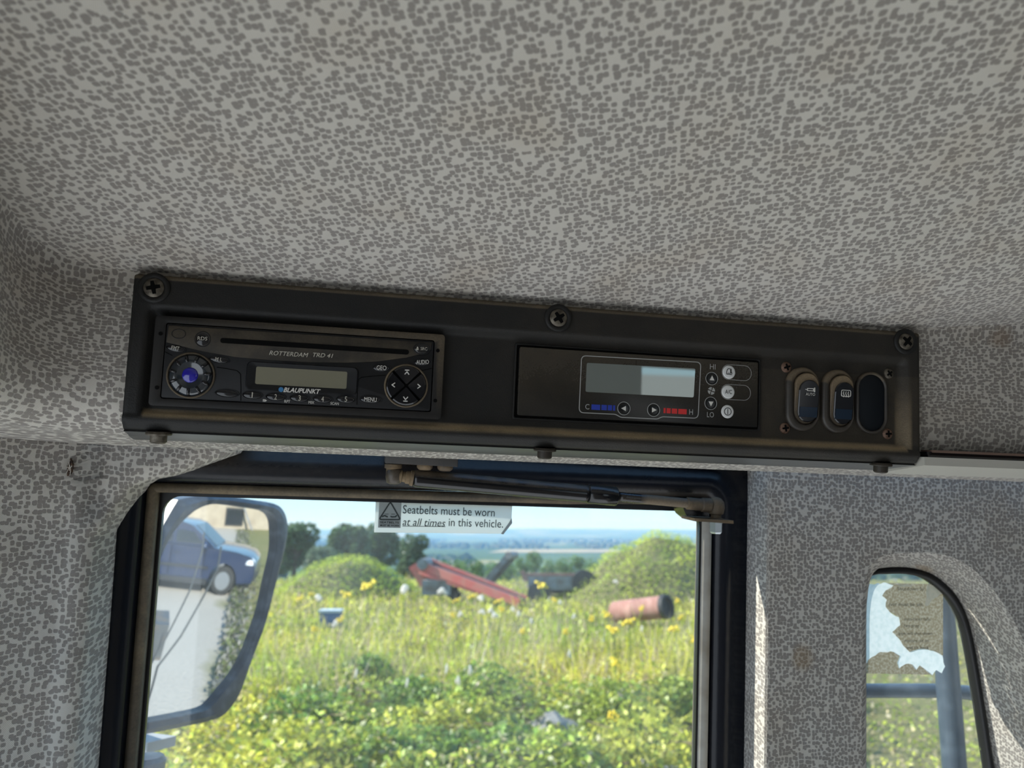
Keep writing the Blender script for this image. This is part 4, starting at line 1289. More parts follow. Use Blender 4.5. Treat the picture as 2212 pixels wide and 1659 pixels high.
def scrap(pts):
    P = [zz(*p) for p in pts]
    D2 = []
    for i in range(len(P)):
        a = P[i]; b = P[(i + 1) % len(P)]
        D2.append(a)
        L_ = math.hypot(b[0] - a[0], b[1] - a[1])
        m = int(L_ / 0.003)
        for k in range(1, m):
            t = k / m
            D2.append((a[0] + (b[0] - a[0]) * t + random.uniform(-1, 1) * 0.0009, a[1] + (b[1] - a[1]) * t + random.uniform(-1, 1) * 0.0009))
    build('paper_scrap', sheet(D2, NQ + 0.0004), M_paper, nt_)
scrap([(150, 285), (330, 275), (380, 290), (320, 330), (295, 370), (330, 400), (320, 450), (350, 490), (420, 530), (430, 590), (370, 640), (420, 690), (450, 740), (500, 790), (560, 770), (610, 765), (690, 785), (745, 815), (765, 900), (740, 950), (700, 925), (670, 965), (620, 925), (575, 890), (550, 925), (520, 885), (470, 880), (420, 915), (405, 870), (425, 820), (380, 790), (280, 790), (190, 850), (150, 915), (120, 930)])
scrap([(635, 290), (745, 290), (745, 355), (690, 385), (625, 450), (612, 430), (625, 360)])
scrap([(380, 285), (430, 283), (520, 290), (510, 305), (430, 300)])
kn_ = 0.00046 / 3.464
for s, x, y, w, h in (('Shutdown Sy', 510, 322, 225, 34), ('iver must be sitt', 475, 434, 280, 28), ('auto-timer fails,', 560, 545, 220, 28), ('two prop', 515, 600, 130, 30), ('pipe will shut down', 545, 655, 280, 30), ('restore, sit on', 555, 708, 200, 28), ('and sit back', 560, 758, 190, 26)):
    u, v = zz(x, y)
    text(nt_, 'lettering', s, u, v, NQ + 0.0002, w * kn_, h * kn_, pmat('faded ink', (0.07, 0.065, 0.05), 0.8))

# ================================================================== OUTSIDE: TERRAIN
def nvec(P, s, seed=0.0):
    return np.array([mnoise.noise((p[0] * s, p[1] * s, seed)) for p in P])

def ground_z(x, y):
    z = -40.0 * float(smooth01(y, 26, 330))
    if y > 4200:
        w = float(smooth01(y, 4200, 8200))
        z += w * (72 + 16 * mnoise.noise((x * 0.0006, 1.3, 0)) + 8 * mnoise.noise((x * 0.0022, 4.1, 0)))
    if 0 < y < 400:
        z += 0.12 * mnoise.noise((x * 0.35, y * 0.35, 0.0)) * float(smooth01(y, 3, 8))
    return z

radii = [0.0] + list(np.geomspace(0.8, 13000, 110))
NA_ = 160
V, F = [(0, 0, 0)], []
for r_ in radii[1:]:
    for k in range(NA_):
        a = 2 * math.pi * k / NA_
        x, y = r_ * math.sin(a), r_ * math.cos(a)
        V.append((x, y, ground_z(x, y)))
for k in range(NA_):
    F.append((0, 1 + (k + 1) % NA_, 1 + k))
for i in range(len(radii) - 2):
    for k in range(NA_):
        j = (k + 1) % NA_
        a = 1 + i * NA_
        F.append((a + k, a + j, a + NA_ + j, a + NA_ + k))
def ground_material():
    m, N, L, B = newmat('ground')
    geo = N.new('ShaderNodeNewGeometry')
    sx = N.new('ShaderNodeSeparateXYZ'); L.new(geo.outputs['Position'], sx.inputs[0])
    n1 = N.new('ShaderNodeTexNoise'); n1.inputs['Scale'].default_value = 0.9; n1.inputs['Detail'].default_value = 8; L.new(geo.outputs['Position'], n1.inputs['Vector'])
    n2 = N.new('ShaderNodeTexNoise'); n2.inputs['Scale'].default_value = 18; n2.inputs['Detail'].default_value = 5; L.new(geo.outputs['Position'], n2.inputs['Vector'])
    n3 = N.new('ShaderNodeTexNoise'); n3.inputs['Scale'].default_value = 0.006; n3.inputs['Detail'].default_value = 7; L.new(geo.outputs['Position'], n3.inputs['Vector'])
    vo = N.new('ShaderNodeTexVoronoi'); vo.inputs['Scale'].default_value = 0.004; L.new(geo.outputs['Position'], vo.inputs['Vector'])
    # gravel yard on the near side of the verge line
    lim = mathn(N, L, 'MULTIPLY_ADD', sx.outputs[0], 0.20, 1.5)
    dd = mathn(N, L, 'SUBTRACT', lim, sx.outputs[1])
    dd = mathn(N, L, 'MULTIPLY_ADD', n1.outputs[0], 1.6, mathn(N, L, 'SUBTRACT', dd, 0.8))
    gm = N.new('ShaderNodeMapRange'); gm.inputs[1].default_value = -0.25; gm.inputs[2].default_value = 0.25; L.new(dd, gm.inputs[0])
    grav = mixc(N, L, n2.outputs[0], (0.42, 0.385, 0.335), (0.29, 0.265, 0.23))
    grav = mixc(N, L, mathn(N, L, 'MULTIPLY', n1.outputs[0], 0.5), grav, (0.27, 0.24, 0.205))
    soil = mixc(N, L, n1.outputs[0], (0.10, 0.12, 0.03), (0.22, 0.18, 0.09))
    bounce_pad = N.new('ShaderNodeMapRange'); bounce_pad.inputs[1].default_value = 3.0; bounce_pad.inputs[2].default_value = 2.5; L.new(sx.outputs[0], bounce_pad.inputs[0])
    grav = mixc(N, L, bounce_pad.outputs[0], grav, mixc(N, L, n1.outputs[0], (0.68, 0.65, 0.60), (0.58, 0.55, 0.50)))   # added pale pad around the cab, throws light up to the roof lining
    near = mixc(N, L, gm.outputs[0], soil, grav)
    farc = mixc(N, L, n3.outputs[0], (0.030, 0.060, 0.016), (0.10, 0.15, 0.045))
    fm = N.new('ShaderNodeMapRange'); fm.inputs[1].default_value = 0.0; fm.inputs[2].default_value = 1.0
    sc_ = N.new('ShaderNodeSeparateColor'); L.new(vo.outputs['Color'], sc_.inputs[0])
    pick = mathn(N, L, 'GREATER_THAN', sc_.outputs[0], 0.80)
    farc = mixc(N, L, mathn(N, L, 'MULTIPLY', pick, 0.7), farc, (0.34, 0.29, 0.15))
    fr = N.new('ShaderNodeMapRange'); fr.inputs[1].default_value = 60; fr.inputs[2].default_value = 220; L.new(sx.outputs[1], fr.inputs[0])
    L.new(mixc(N, L, fr.outputs[0], near, farc), B.inputs['Base Color'])
    B.inputs['Roughness'].default_value = 0.95
    B.inputs['Specular IOR Level'].default_value = 0.1
    bp = N.new('ShaderNodeBump'); bp.inputs['Strength'].default_value = 0.5; bp.inputs['Distance'].default_value = 0.04
    L.new(n2.outputs[0], bp.inputs['Height']); L.new(bp.outputs[0], B.inputs['Normal'])
    return m
tagp(build('ground', (V, [f[::-1] for f in F]), ground_material(), smooth=True, frame='world', anchor=(0, 0, 0)), 'gravel yard and field falling away to a valley and blue hills', None, None, 'structure')

# pale stubble field far off in the valley
sf = []
for px, yy in ((1055, 1640), (1360, 1640), (1340, 1900), (1090, 1900)):
    p = at(px, 1190, yy); sf.append((p[0], yy, ground_z(p[0], yy) + 1.0))
tagp(build('stubble_field', (sf + [(x, y, z - 3) for x, y, z in sf], [(0, 1, 2, 3), (0, 4, 5, 1), (1, 5, 6, 2), (2, 6, 7, 3), (3, 7, 4, 0)]), pmat('stubble', (0.42, 0.32, 0.19), 0.9, var=(0.02, (0.30, 0.22, 0.12), 0.4, 0.7)), frame='world'), 'pale stubble field far away in the valley', None, None, 'structure')

# ------------------------------------------------------------------ leaves
M_leaf = leafmat('leaves')
def leaves(name, P, S, C, mat, parent=None, up=0.6, aspect=0.55, kind=None, label=None, cat=None):
    n = len(P)
    d = rng.normal(size=(n, 3)); d[:, 2] = np.abs(d[:, 2]) + up
    d /= np.linalg.norm(d, axis=1)[:, None]
    t = rng.normal(size=(n, 3)); t -= d * (t * d).sum(1)[:, None]; t /= np.linalg.norm(t, axis=1)[:, None]
    b = np.cross(d, t)
    S = np.asarray(S)[:, None]
    V = np.empty((n, 4, 3))
    V[:, 0] = P - t * S * 0.5; V[:, 1] = P + b * S * 0.5 * aspect; V[:, 2] = P + t * S * 0.5; V[:, 3] = P - b * S * 0.5 * aspect
    F = np.arange(n * 4).reshape(n, 4)
    o = build(name, (V.reshape(-1, 3), F.tolist()), mat, parent, frame='world', anchor=None if parent else P.mean(axis=0), cols=np.repeat(C, 4, axis=0))
    if kind: tagp(o, label, cat, None, kind)
    return o

def blades(name, P, Hh, Wd, C, mat, lean=0.25, **kw):
    n = len(P)
    a = rng.uniform(0, 2 * np.pi, n)
    w = np.stack([np.cos(a), np.sin(a), 0 * a], 1) * np.asarray(Wd)[:, None] / 2
    ln = rng.normal(size=(n, 3)) * lean; ln[:, 2] = 0
    top = P + np.stack([0 * a, 0 * a, Hh], 1) + ln * np.asarray(Hh)[:, None]
    mid = P + np.stack([0 * a, 0 * a, np.asarray(Hh) * 0.55], 1) + ln * np.asarray(Hh)[:, None] * 0.3
    V = np.empty((n, 5, 3)); V[:, 0] = P - w; V[:, 1] = P + w; V[:, 2] = mid + w * 0.8; V[:, 3] = mid - w * 0.8; V[:, 4] = top
    F = []
    for i in range(n):
        b = i * 5
        F.append((b, b + 1, b + 2, b + 3)); F.append((b + 3, b + 2, b + 4))
    o = build(name, (V.reshape(-1, 3), F), mat, None, frame='world', anchor=P.mean(axis=0), cols=np.repeat(C, 5, axis=0))
    tagp(o, kw.get('label'), kw.get('cat'), None, kw.get('kind'))
    return o

def wedge(n, y0, y1, a0, a1):
    y = 1 / rng.uniform(1 / y1, 1 / y0, n)
    x = rng.uniform(a0, a1, n) * y
    return np.stack([x, y], 1)

def canopy(P):
    n1 = nvec(P, 0.45, 3.0); n2 = nvec(P, 1.3, 7.0); n3 = nvec(P, 0.12, 11.0)
    h = 0.40 + 0.30 * n1 + 0.50 * n2 + 0.10 * n3
    br = np.exp(-(((P[:, 0] + 0.7) / 2.0) ** 2 + ((P[:, 1] - 8.6) / 2.4) ** 2))
    h = (h + 0.25 * br) * (1 - 0.5 * smooth01(P[:, 1], 11, 17))
    return np.clip(h, 0.06, 1.3), np.clip(br + 0.45 * n3 + 0.1, 0, 1)

def weed_cols(P, br, n_):
    z = nvec(P, 0.30, 21.0); z2_ = nvec(P, 2.0, 5.0)
    c = np.empty((len(P), 3))
    yel = np.array([0.72, 0.64, 0.08]); grn = np.array([0.40, 0.48, 0.06]); brm = np.array([0.24, 0.32, 0.05]); dry = np.array([0.62, 0.50, 0.28])
    w = np.clip(0.5 + z * 1.3, 0, 1)[:, None]
    c[:] = yel * w + grn * (1 - w)
    c = c * (1 - br[:, None]) + (brm + np.array([0.12, 0.14, 0.0]) * rng.random((len(P), 1))) * br[:, None]
    dmask = (rng.random(len(P)) < np.clip(0.10 + 0.25 * z2_, 0.02, 0.4))
    c[dmask] = dry * rng.uniform(0.6, 1.1, (dmask.sum(), 1))
    return np.clip(0.86 * c * np.exp(rng.normal(0, 0.45, (len(P), 1))), 0.004, 0.92)

def gz_arr(P):
    return np.array([ground_z(a, b) for a, b in P])

# main weed field seen through the wide window
P2 = wedge(110000, 5.0, 40.0, -0.62, 0.40)
h, br = canopy(P2)
br = np.where(rng.random(len(P2)) < br, 1.0, 0.0) * 0.9
dist = P2[:, 1]
z = h * (1 - 0.85 * rng.random(len(P2)) ** 1.4) + gz_arr(P2)
leaves('weed_leaves', np.column_stack([P2, z]), np.clip(rng.uniform(0.035, 0.085, len(P2)) * (0.75 + dist / 26), 0.02, 0.2), weed_cols(P2, br, 0), M_leaf, up=0.5, kind='stuff', label='tangled brambles and weeds covering the field outside', cat='weeds')
P3 = wedge(24000, 10.0, 42.0, -0.62, 0.40)
h3, br3 = canopy(P3)
keep = rng.random(len(P3)) > br3 * 0.8
P3, h3 = P3[keep], h3[keep]
C3 = weed_cols(P3, np.zeros(len(P3)), 0)
pk = rng.random(len(P3)) < 0.28
C3[pk] = np.array([0.62, 0.47, 0.33]) * rng.uniform(0.6, 1.2, (pk.sum(), 1))
C3 = np.clip(C3, 0, 0.92)
blades('tall_grass', np.column_stack([P3, gz_arr(P3)]), (h3 * rng.uniform(0.8, 1.5, len(P3)) + 0.1) * rng.choice([0.6, 0.8, 1.0, 1.25], len(P3)), 0.008 + 0.0009 * P3[:, 1], C3, M_leaf, kind='stuff', label='tall yellow green grass standing among the weeds', cat='grass')
# dry ground seen through the quarter window and along the verge
P4 = wedge(30000, 3.2, 40.0, 0.40, 1.05)
m_ = P4[:, 1] > 1.8 + 0.20 * P4[:, 0]
P4 = P4[m_]
n4 = nvec(P4, 0.5, 31.0)
h4 = np.clip(0.16 + 0.22 * n4, 0.03, 0.6)
C4 = weed_cols(P4, np.zeros(len(P4)), 0)
dr = rng.random(len(P4)) < 0.45
C4[dr] = np.array([0.34, 0.28, 0.15]) * rng.uniform(0.7, 1.2, (dr.sum(), 1))
leaves('dry_weeds', np.column_stack([P4, h4 * rng.random(len(P4)) + gz_arr(P4)]), np.clip(rng.uniform(0.03, 0.07, len(P4)) * (0.8 + P4[:, 1] / 22), 0.02, 0.2), C4, M_leaf, up=0.5, kind='stuff', label='sparse dry weeds on the verge beyond the quarter window', cat='weeds')
# stony verge in the mirror
s_ = rng.uniform(2.5, 26, 5000)
P5 = np.column_stack([s_, 1.55 + 0.20 * s_ + np.abs(rng.normal(0, 0.35, 5000)) - 0.06])
C5 = np.where(rng.random((5000, 1)) < 0.5, np.array([[0.14, 0.16, 0.05]]), np.array([[0.26, 0.24, 0.20]])) * rng.uniform(0.6, 1.2, (5000, 1))
leaves('verge_growth', np.column_stack([P5, 0.22 * rng.random(5000)]), rng.uniform(0.06, 0.16, 5000), C5, M_leaf, up=0.5, kind='stuff', label='low growth along the edge of the gravel yard', cat='weeds')

# ------------------------------------------------------------------ bramble bushes
def bush(px, py, R_, label, tint):
    r_ = ray(px, py); t_ = (0.62 - CAM[2]) / r_[2]; p = CAM + r_ * t_
    gz = ground_z(p[0], p[1])
    t = thing('bramble_bush', label, 'bush', (p[0], p[1], gz), 'world', 'bramble bushes under the window')
    n = 2600
    blobs = [(p[0] + rng.normal(0, 0.45) * R_, p[1] + rng.normal(0, 0.45) * R_, gz + 0.62 - R_ * rng.uniform(0.35, 0.75), R_ * rng.uniform(0.42, 0.66)) for _ in range(9)]
    B_ = np.array(blobs)
    ki = rng.integers(0, len(B_), n)
    d = rng.normal(size=(n, 3)); d /= np.linalg.norm(d, axis=1)[:, None]
    P = B_[ki, :3] + d * (B_[ki, 3] * rng.uniform(0.8, 1.06, n))[:, None]
    P[:, 2] = np.maximum(P[:, 2], gz + 0.02)
    C = np.clip(np.array(tint) * np.exp(rng.normal(0, 0.35, (n, 1))), 0, 0.9)
    leaves('foliage', P, rng.uniform(0.045, 0.085, n), C, M_leaf, t, up=0.25, aspect=0.75)
    build('canes', join(*[tube([(p[0], p[1], gz), (p[0] + R_ * 0.5 * math.cos(a), p[1] + R_ * 0.5 * math.sin(a), gz + 0.5), (p[0] + R_ * 1.0 * math.cos(a), p[1] + R_ * 1.0 * math.sin(a), gz + 0.55)], 0.006, 5) for a in (0.3, 1.5, 2.7, 3.9, 5.2)]), pmat('bramble cane', (0.16, 0.09, 0.06), 0.7), t)
BU = [(640, 1600), (700, 1500), (775, 1425), (800, 1570), (880, 1480), (930, 1590), (1000, 1520), (1060, 1440), (1085, 1600), (1180, 1625), (1290, 1600), (1400, 1560), (1460, 1470), (1310, 1490)]
for i, (px, py) in enumerate(sorted(BU)):
    bush(px, py, 0.52 + 0.12 * math.sin(i * 2.3), 'leafy green bramble bush below the window, ' + ('first', 'second', 'third', 'fourth', 'fifth', 'sixth', 'seventh', 'eighth', 'ninth', 'tenth', 'eleventh', 'twelfth', 'thirteenth', 'fourteenth')[i] + ' from the left', ((0.17, 0.26, 0.04), (0.30, 0.35, 0.05), (0.46, 0.45, 0.06))[0 if px < 1090 and i % 3 else (1 if i % 2 else 2)])

# ------------------------------------------------------------------ flowers
M_stem = pmat('flower stem green', (0.10, 0.17, 0.03), 0.7)
M_yel = pmat('ragwort yellow', (0.80, 0.56, 0.01), 0.6)
M_fluff = leafmat('pale seed fluff', transl=0.6)
M_fluff.node_tree.nodes['Attribute'].attribute_name = 'none'
for n_ in M_fluff.node_tree.nodes:
    if n_.type in ('BSDF_DIFFUSE', 'BSDF_TRANSLUCENT'):
        for l_ in list(n_.inputs[0].links): M_fluff.node_tree.links.remove(l_)
        n_.inputs[0].default_value = (0.85, 0.80, 0.74, 1)
def ray_at_z(px, py, z):
    r = ray(px, py); t = (z - CAM[2]) / r[2]
    return CAM + r * t
def proto_ragwort():
    t = thing('ragwort_plant', 'x', 'flower', (0, 0, 0), 'world')
    build('stem', join(cyl((0, 0, -1.0), (0.01, 0, -0.05), 0.012, 0.006, 6), *[cyl((0.006, 0, -0.18), (0.09 * math.cos(a), 0.09 * math.sin(a), -0.02), 0.004, 0.003, 5) for a in (0, 1.3, 2.5, 3.8, 5.0)]), M_stem, t)
    rr = random.Random(3)
    for k in range(11):
        a = k * 2.4; r_ = 0.036 * math.sqrt(k)
        d = dome(r_ * math.cos(a), r_ * math.sin(a), rr.uniform(-0.075, 0.03), 0.036, 0.036, 0.04, 10, 3)
        build('flower_head', d, M_yel, t, smooth=True)
    return t
def proto_seed():
    t = thing('thistle_plant', 'x', 'flower', (0, 0, 0), 'world')
    build('stem', cyl((0, 0, -0.9), (0, 0, 0), 0.010, 0.006, 6), M_stem, t)
    for dx, dy, dz, r_ in ((0, 0, 0, 0.055), (0.07, 0.02, -0.03, 0.04), (-0.06, 0.03, -0.05, 0.042)):
        V = lathe((dx, dy, dz - r_), (0, 0, 1), [(r_ * (1 - math.cos(a)), r_ * math.sin(a) + 0.002) for a in np.linspace(0, math.pi, 7)], 10)
        build('seed_head', V, M_fluff, t, smooth=True)
    return t
RAG = [(796, 1262, 32, 'large yellow ragwort head just left of the red conveyor'), (751, 1283, 26, 'yellow ragwort on the mound, lower left of the largest head'), (674, 1283, 13, 'small ragwort flower by the wing mirror, right of two'), (648, 1291, 15, 'ragwort flower closest to the edge of the wing mirror'), (735, 1337, 17, 'ragwort flower just right of the blue crate'), (681, 1358, 15, 'ragwort flower below and left of the blue crate'), (1171, 1262, 25, 'yellow ragwort head standing in front of the old trailer'), (986, 1296, 15, 'ragwort flower under the red conveyor, leftmost of three'), (1021, 1287, 18, 'ragwort flower close under the middle of the red conveyor'), (1076, 1298, 17, 'ragwort flower under the lower end of the red conveyor'), (979, 1328, 11, 'tiny ragwort flower below the leftmost one under the conveyor'), (1085, 1315, 14, 'ragwort flower just below the tip of the red conveyor'), (1357, 1342, 25, 'large ragwort flower below the rusty tank, upper of two'), (1325, 1358, 26, 'largest ragwort flower below the rusty tank, lower of two'), (1457, 1357, 22, 'ragwort flower below the open end of the rusty tank'), (1313, 1326, 17, 'ragwort flower at the left end of the rusty tank'), (1386, 1313, 10, 'small ragwort flower right in front of the rusty tank'), (1464, 1296, 11, 'small ragwort flower just right of the rusty tank, upper'), (1470, 1333, 10, 'small ragwort flower right of the rusty tank, lower'), (1130, 1362, 13, 'ragwort flower low in the middle of the meadow, left of two'), (1223, 1363, 12, 'ragwort flower low in the middle of the meadow, right of two'), (1330, 1428, 17, 'lone ragwort flower well below the rusty tank in open weeds'), (1500, 1380, 13, 'ragwort flower against the right edge of the window'), (1325, 1543, 22, 'lone yellow ragwort head low down near the grey boulder'), (1278, 1335, 11, 'tiny ragwort flower left of the rusty tank'), (1198, 1295, 11, 'tiny ragwort flower in the weeds below the old trailer')]
SEED = [(687, 1290, 26), (955, 1275, 24), (875, 1270, 30), (1040, 1290, 20), (1042, 1320, 15), (1060, 1318, 16), (1068, 1328, 18), (995, 1325, 13), (1108, 1314, 10), (1120, 1325, 11), (1148, 1340, 9), (725, 1345, 16), (965, 1442, 10), (990, 1468, 13), (1015, 1445, 11), (1387, 1357, 9), (880, 1472, 10), (770, 1452, 10), (1240, 1330, 9), (1210, 1300, 9), (1330, 1255, 12), (1230, 1410, 8)]
def ordinal(i):
    return ('first', 'second', 'third', 'fourth', 'fifth', 'sixth', 'seventh', 'eighth', 'ninth', 'tenth', 'eleventh', 'twelfth', 'thirteenth', 'fourteenth', 'fifteenth', 'sixteenth', 'seventeenth', 'eighteenth', 'nineteenth', 'twentieth', 'twenty-first', 'twenty-second')[i]
pr = proto_ragwort(); ps = proto_seed()
def place_flower(proto, first, px, py, wpx, own, label, group):
    z_ = 0.95 if py < 1450 else 0.75
    p = ray_at_z(px, py, z_)
    if p[1] > 20:
        p = at(px, py, 20.0)
    o = proto if first else copy_tree(proto)
    s = wpx * 1.15 / FPX * p[1] / 0.26
    o.matrix_world = Matrix.Translation(Vector(p)) @ Matrix.Rotation(random.uniform(0, 6.28), 4, 'Z') @ Matrix.Diagonal((s, s, max(s, 0.7), 1))
    o['label'] = own or label
    o['group'] = group
for i, (px, py, w, own) in enumerate(RAG):
    place_flower(pr, i == 0, px, py, w, own, 'yellow ragwort flower standing above the weeds', 'ragwort flowers in the weeds')
for i, (px, py, w) in enumerate(sorted(SEED)):
    place_flower(ps, i == 0, px, py, w, 'pale fluffy thistle in the weeds, ' + ordinal(i) + ' from the left', None, 'thistle seed heads in the weeds')

# ------------------------------------------------------------------ mounds, trees
def heap(px, py, yd, wpx, label, n, name='overgrown_mound'):
    c = at(px, py, yd)
    w = wpx / FPX * yd
    top = c[2]
    t = thing(name, label, 'mound', (c[0], yd, 0), 'world')
    V, F = [], []
    m1, m2 = 13, 26
    def hz(r, a):
        x = c[0] + w * r * math.cos(a); y = yd + w * 0.75 * r * math.sin(a)
        z = (top + 0.3) * (1 - r * r) ** 1.6 * (1 + 0.18 * mnoise.noise((x * 0.9, y * 0.9, 2))) - 0.3
        return (x, y, z + ground_z(x, y))
    for i in range(m1):
        for k in range(m2):
            V.append(hz(i / (m1 - 1), 2 * math.pi * k / m2))
    for i in range(m1 - 1):
        for k in range(m2):
            j = (k + 1) % m2
            F.append((i * m2 + k, (i + 1) * m2 + k, (i + 1) * m2 + j, i * m2 + j))
    build('earth', (V, F), pmat('mound earth', (0.13, 0.12, 0.05), 0.95), t, smooth=True)
    rr = np.sqrt(rng.random(n)); aa = rng.uniform(0, 2 * np.pi, n)
    P = np.array([hz(r, a) for r, a in zip(rr, aa)])
    P[:, 2] += rng.uniform(0, 0.28, n)
    zz_ = nvec(P[:, :2], 0.8, 9.0)
    w_ = np.clip(0.62 + 0.9 * zz_, 0, 1)[:, None]
    C = (np.array([0.62, 0.66, 0.09]) * w_ + np.array([0.27, 0.40, 0.06]) * (1 - w_)) * rng.uniform(0.7, 1.25, (n, 1))
    leaves('foliage', P, rng.uniform(0.04, 0.10, n) * (0.7 + yd / 40), C, M_leaf, t, up=1.4)
    return t
heap(755, 1212, 29, 190, 'low sunlit grassy mound behind the yellow ragwort, left of the conveyor', 7000)
heap(1432, 1164, 27, 270, 'tall yellow green overgrown mound at the right of the window', 12000)

M_bark = pmat('bark', (0.10, 0.08, 0.06), 0.9)
def tree(px, py_top, yd, rpx, label, n=4200, tint=(0.085, 0.15, 0.065), group=None, hmul=1.0, name='tree', leaf=None):
    c = at(px, py_top, yd)
    R_ = rpx / FPX * yd
    gz = ground_z(c[0], yd)
    t = thing(name, label, 'tree', (c[0], yd, gz), 'world', group)
    H_ = c[2] - gz
    build('trunk', join(cyl((c[0], yd, gz), (c[0] + R_ * .05, yd, gz + H_ * 0.75), R_ * 0.10, R_ * 0.04, 8), cyl((c[0], yd, gz + H_ * 0.35), (c[0] + R_ * 0.5, yd, gz + H_ * 0.7), R_ * 0.05, R_ * 0.02, 6), cyl((c[0], yd, gz + H_ * 0.3), (c[0] - R_ * 0.5, yd, gz + H_ * 0.65), R_ * 0.05, R_ * 0.02, 6)), M_bark, t)
    nb_ = 11
    B_ = []
    for k in range(nb_):
        a = rng.uniform(0, 6.28); rr = rng.uniform(0.15, 0.62)
        zc = c[2] - R_ * rng.uniform(0.42, 1.7) * hmul
        B_.append((c[0] + R_ * rr * math.cos(a), yd + R_ * rr * math.sin(a), zc, R_ * rng.uniform(0.34, 0.52)))
    B_.append((c[0], yd, c[2] - R_ * 0.45, R_ * 0.45))
    B_ = np.array(B_)
    ki = rng.integers(0, len(B_), n)
    d = rng.normal(size=(n, 3)); d /= np.linalg.norm(d, axis=1)[:, None]
    P = B_[ki, :3] + d * (B_[ki, 3] * rng.uniform(0.72, 1.05, n))[:, None]
    C = np.array(tint) * rng.uniform(0.55, 1.5, (n, 1))
    leaves('crown', P, (leaf or R_ * 0.16) * rng.uniform(0.6, 1.3, n), C, M_leaf, t, up=0.2, aspect=0.75)
    return t
tree(640, 1128, 60, 55, 'round topped dark tree right beside the wing mirror', 4500)
tree(745, 1130, 64, 62, 'tall dark tree left of the seatbelt sticker', 4500)
tree(815, 1128, 70, 62, 'dark tree partly hidden behind the seatbelt sticker', 4500)
tree(885, 1152, 75, 46, 'smaller dark tree at the right end of the tree line', 3500, tint=(0.10, 0.16, 0.08))
tree(690, 1178, 56, 38, 'low grey green bush between the dark trees', 2500, tint=(0.15, 0.20, 0.13))
hedge = [(925, 1206, 24), (957, 1210, 26), (990, 1208, 24), (1025, 1206, 27), (1062, 1212, 24), (1096, 1206, 25), (1127, 1203, 24), (1155, 1190, 24), (1185, 1207, 24), (1215, 1204, 25), (1243, 1198, 24), (1275, 1205, 25), (1305, 1210, 24)]
for i, (px, py, r_) in enumerate(hedge):
    tree(px, py, 330 + 25 * (i % 3), r_, 'green hedgerow tree in the valley, ' + ordinal(i) + ' from the left', 1100, tint=(0.13, 0.22, 0.07), group='hedgerow trees in the valley', hmul=1.0)
# far woods: bumpy strips, nobody could count them
for yd, py_, hh_, seed in ((700, 1192, 16, 1), (1150, 1178, 16, 2), (2300, 1170, 18, 3), (3600, 1163, 22, 4)):
    n = 1600
    xs = rng.uniform(-0.55, 0.75, n) * yd
    nn = np.array([mnoise.noise((x / yd * 9, seed * 3.3, 0)) for x in xs])
    yy = yd + rng.uniform(-0.12, 0.12, n) * yd
    keep = nn > -0.15
    xs, yy = xs[keep], yy[keep]
    Vw, Fw, Cw = [], [], []
    base_s, base_f = lathe((0, 0, 0), (0, 0, 1), [(0.0, 0.75), (0.35, 1.0), (0.75, 0.75), (1.0, 0.25)], 7)
    for x, y in zip(xs, yy):
        s = hh_ * rng.uniform(0.5, 1.0) * 0.7; b = len(Vw); g_ = ground_z(x, y) - 1
        cc = np.array([0.045, 0.085, 0.028]) * rng.uniform(0.7, 1.4)
        for a, bb, c in base_s:
            Vw.append((x + a * s * 0.7, y + bb * s * 0.7, g_ + c * s)); Cw.append(cc)
        Fw += [tuple(i + b for i in f) for f in base_f]
    o = build('woodland', (Vw, Fw), M_leaf, None, frame='world', cols=Cw)
    tagp(o, {1: 'nearest belt of woodland in the valley', 2: 'second belt of woodland across the valley', 3: 'distant bluish belt of woodland in the valley', 4: 'farthest hazy woodland under the hills'}[seed], 'woodland', None, 'stuff')

# ------------------------------------------------------------------ machinery in the field
M_redp = pmat('faded red paint', (0.58, 0.13, 0.11), 0.6, var=(3, (0.50, 0.22, 0.17), 0.4, 0.7))
M_steel = pmat('weathered grey steel', (0.24, 0.25, 0.26), 0.7, var=(3, (0.15, 0.12, 0.10), 0.4, 0.7))
M_belt = pmat('black belt', (0.02, 0.02, 0.022), 0.7)
M_rusty = pmat('rust', (0.30, 0.14, 0.11), 0.85, var=(4, (0.40, 0.22, 0.18), 0.4, 0.65))
cv = thing('red_conveyor', 'faded red conveyor boom slanting down to the right among the weeds', 'conveyor', tuple(at(1010, 1300, 26)), 'world')
def cbeam(name, x0, y0, x1, y1, d0, d1, w, h, mat, t=None):
    return build(name, beam(at(x0, y0, d0), at(x1, y1, d1), w, h), mat, t or cv)
cbeam('side_beam', 905, 1220, 1122, 1302, 25.2, 24.2, 0.10, 0.26, M_redp)
cbeam('side_beam', 925, 1213, 1136, 1296, 26.4, 25.4, 0.10, 0.26, M_redp)
cbeam('belt', 915, 1217, 1128, 1299, 25.8, 24.8, 1.0, 0.06, M_belt)
cbeam('lower_chord', 905, 1236, 1040, 1282, 25.2, 24.6, 0.07, 0.10, M_redp)
for k in range(7):
    x0 = 915 + k * 27; y0 = 1224 + k * 10.2
    cbeam('lattice_strut', x0, y0, x0 + 13, y0 + 16, 25.2, 25.1, 0.05, 0.05, M_redp)
cbeam('tail_frame', 893, 1220, 918, 1262, 25.6, 25.6, 0.35, 0.30, M_redp)
cbeam('leg', 912, 1225, 990, 1292, 25.4, 25.0, 0.16, 0.30, M_belt)
cbeam('leg', 985, 1262, 988, 1320, 25.2, 25.0, 0.10, 0.12, M_belt)
build('chassis', box3(tuple(at(945, 1268, 25.3)), (0.9, 0.8, 0.45)), M_steel, cv)
build('head_drum', cyl(at(912, 1219, 25.0), at(925, 1216, 26.3), 0.18, None, 14), M_steel, cv)
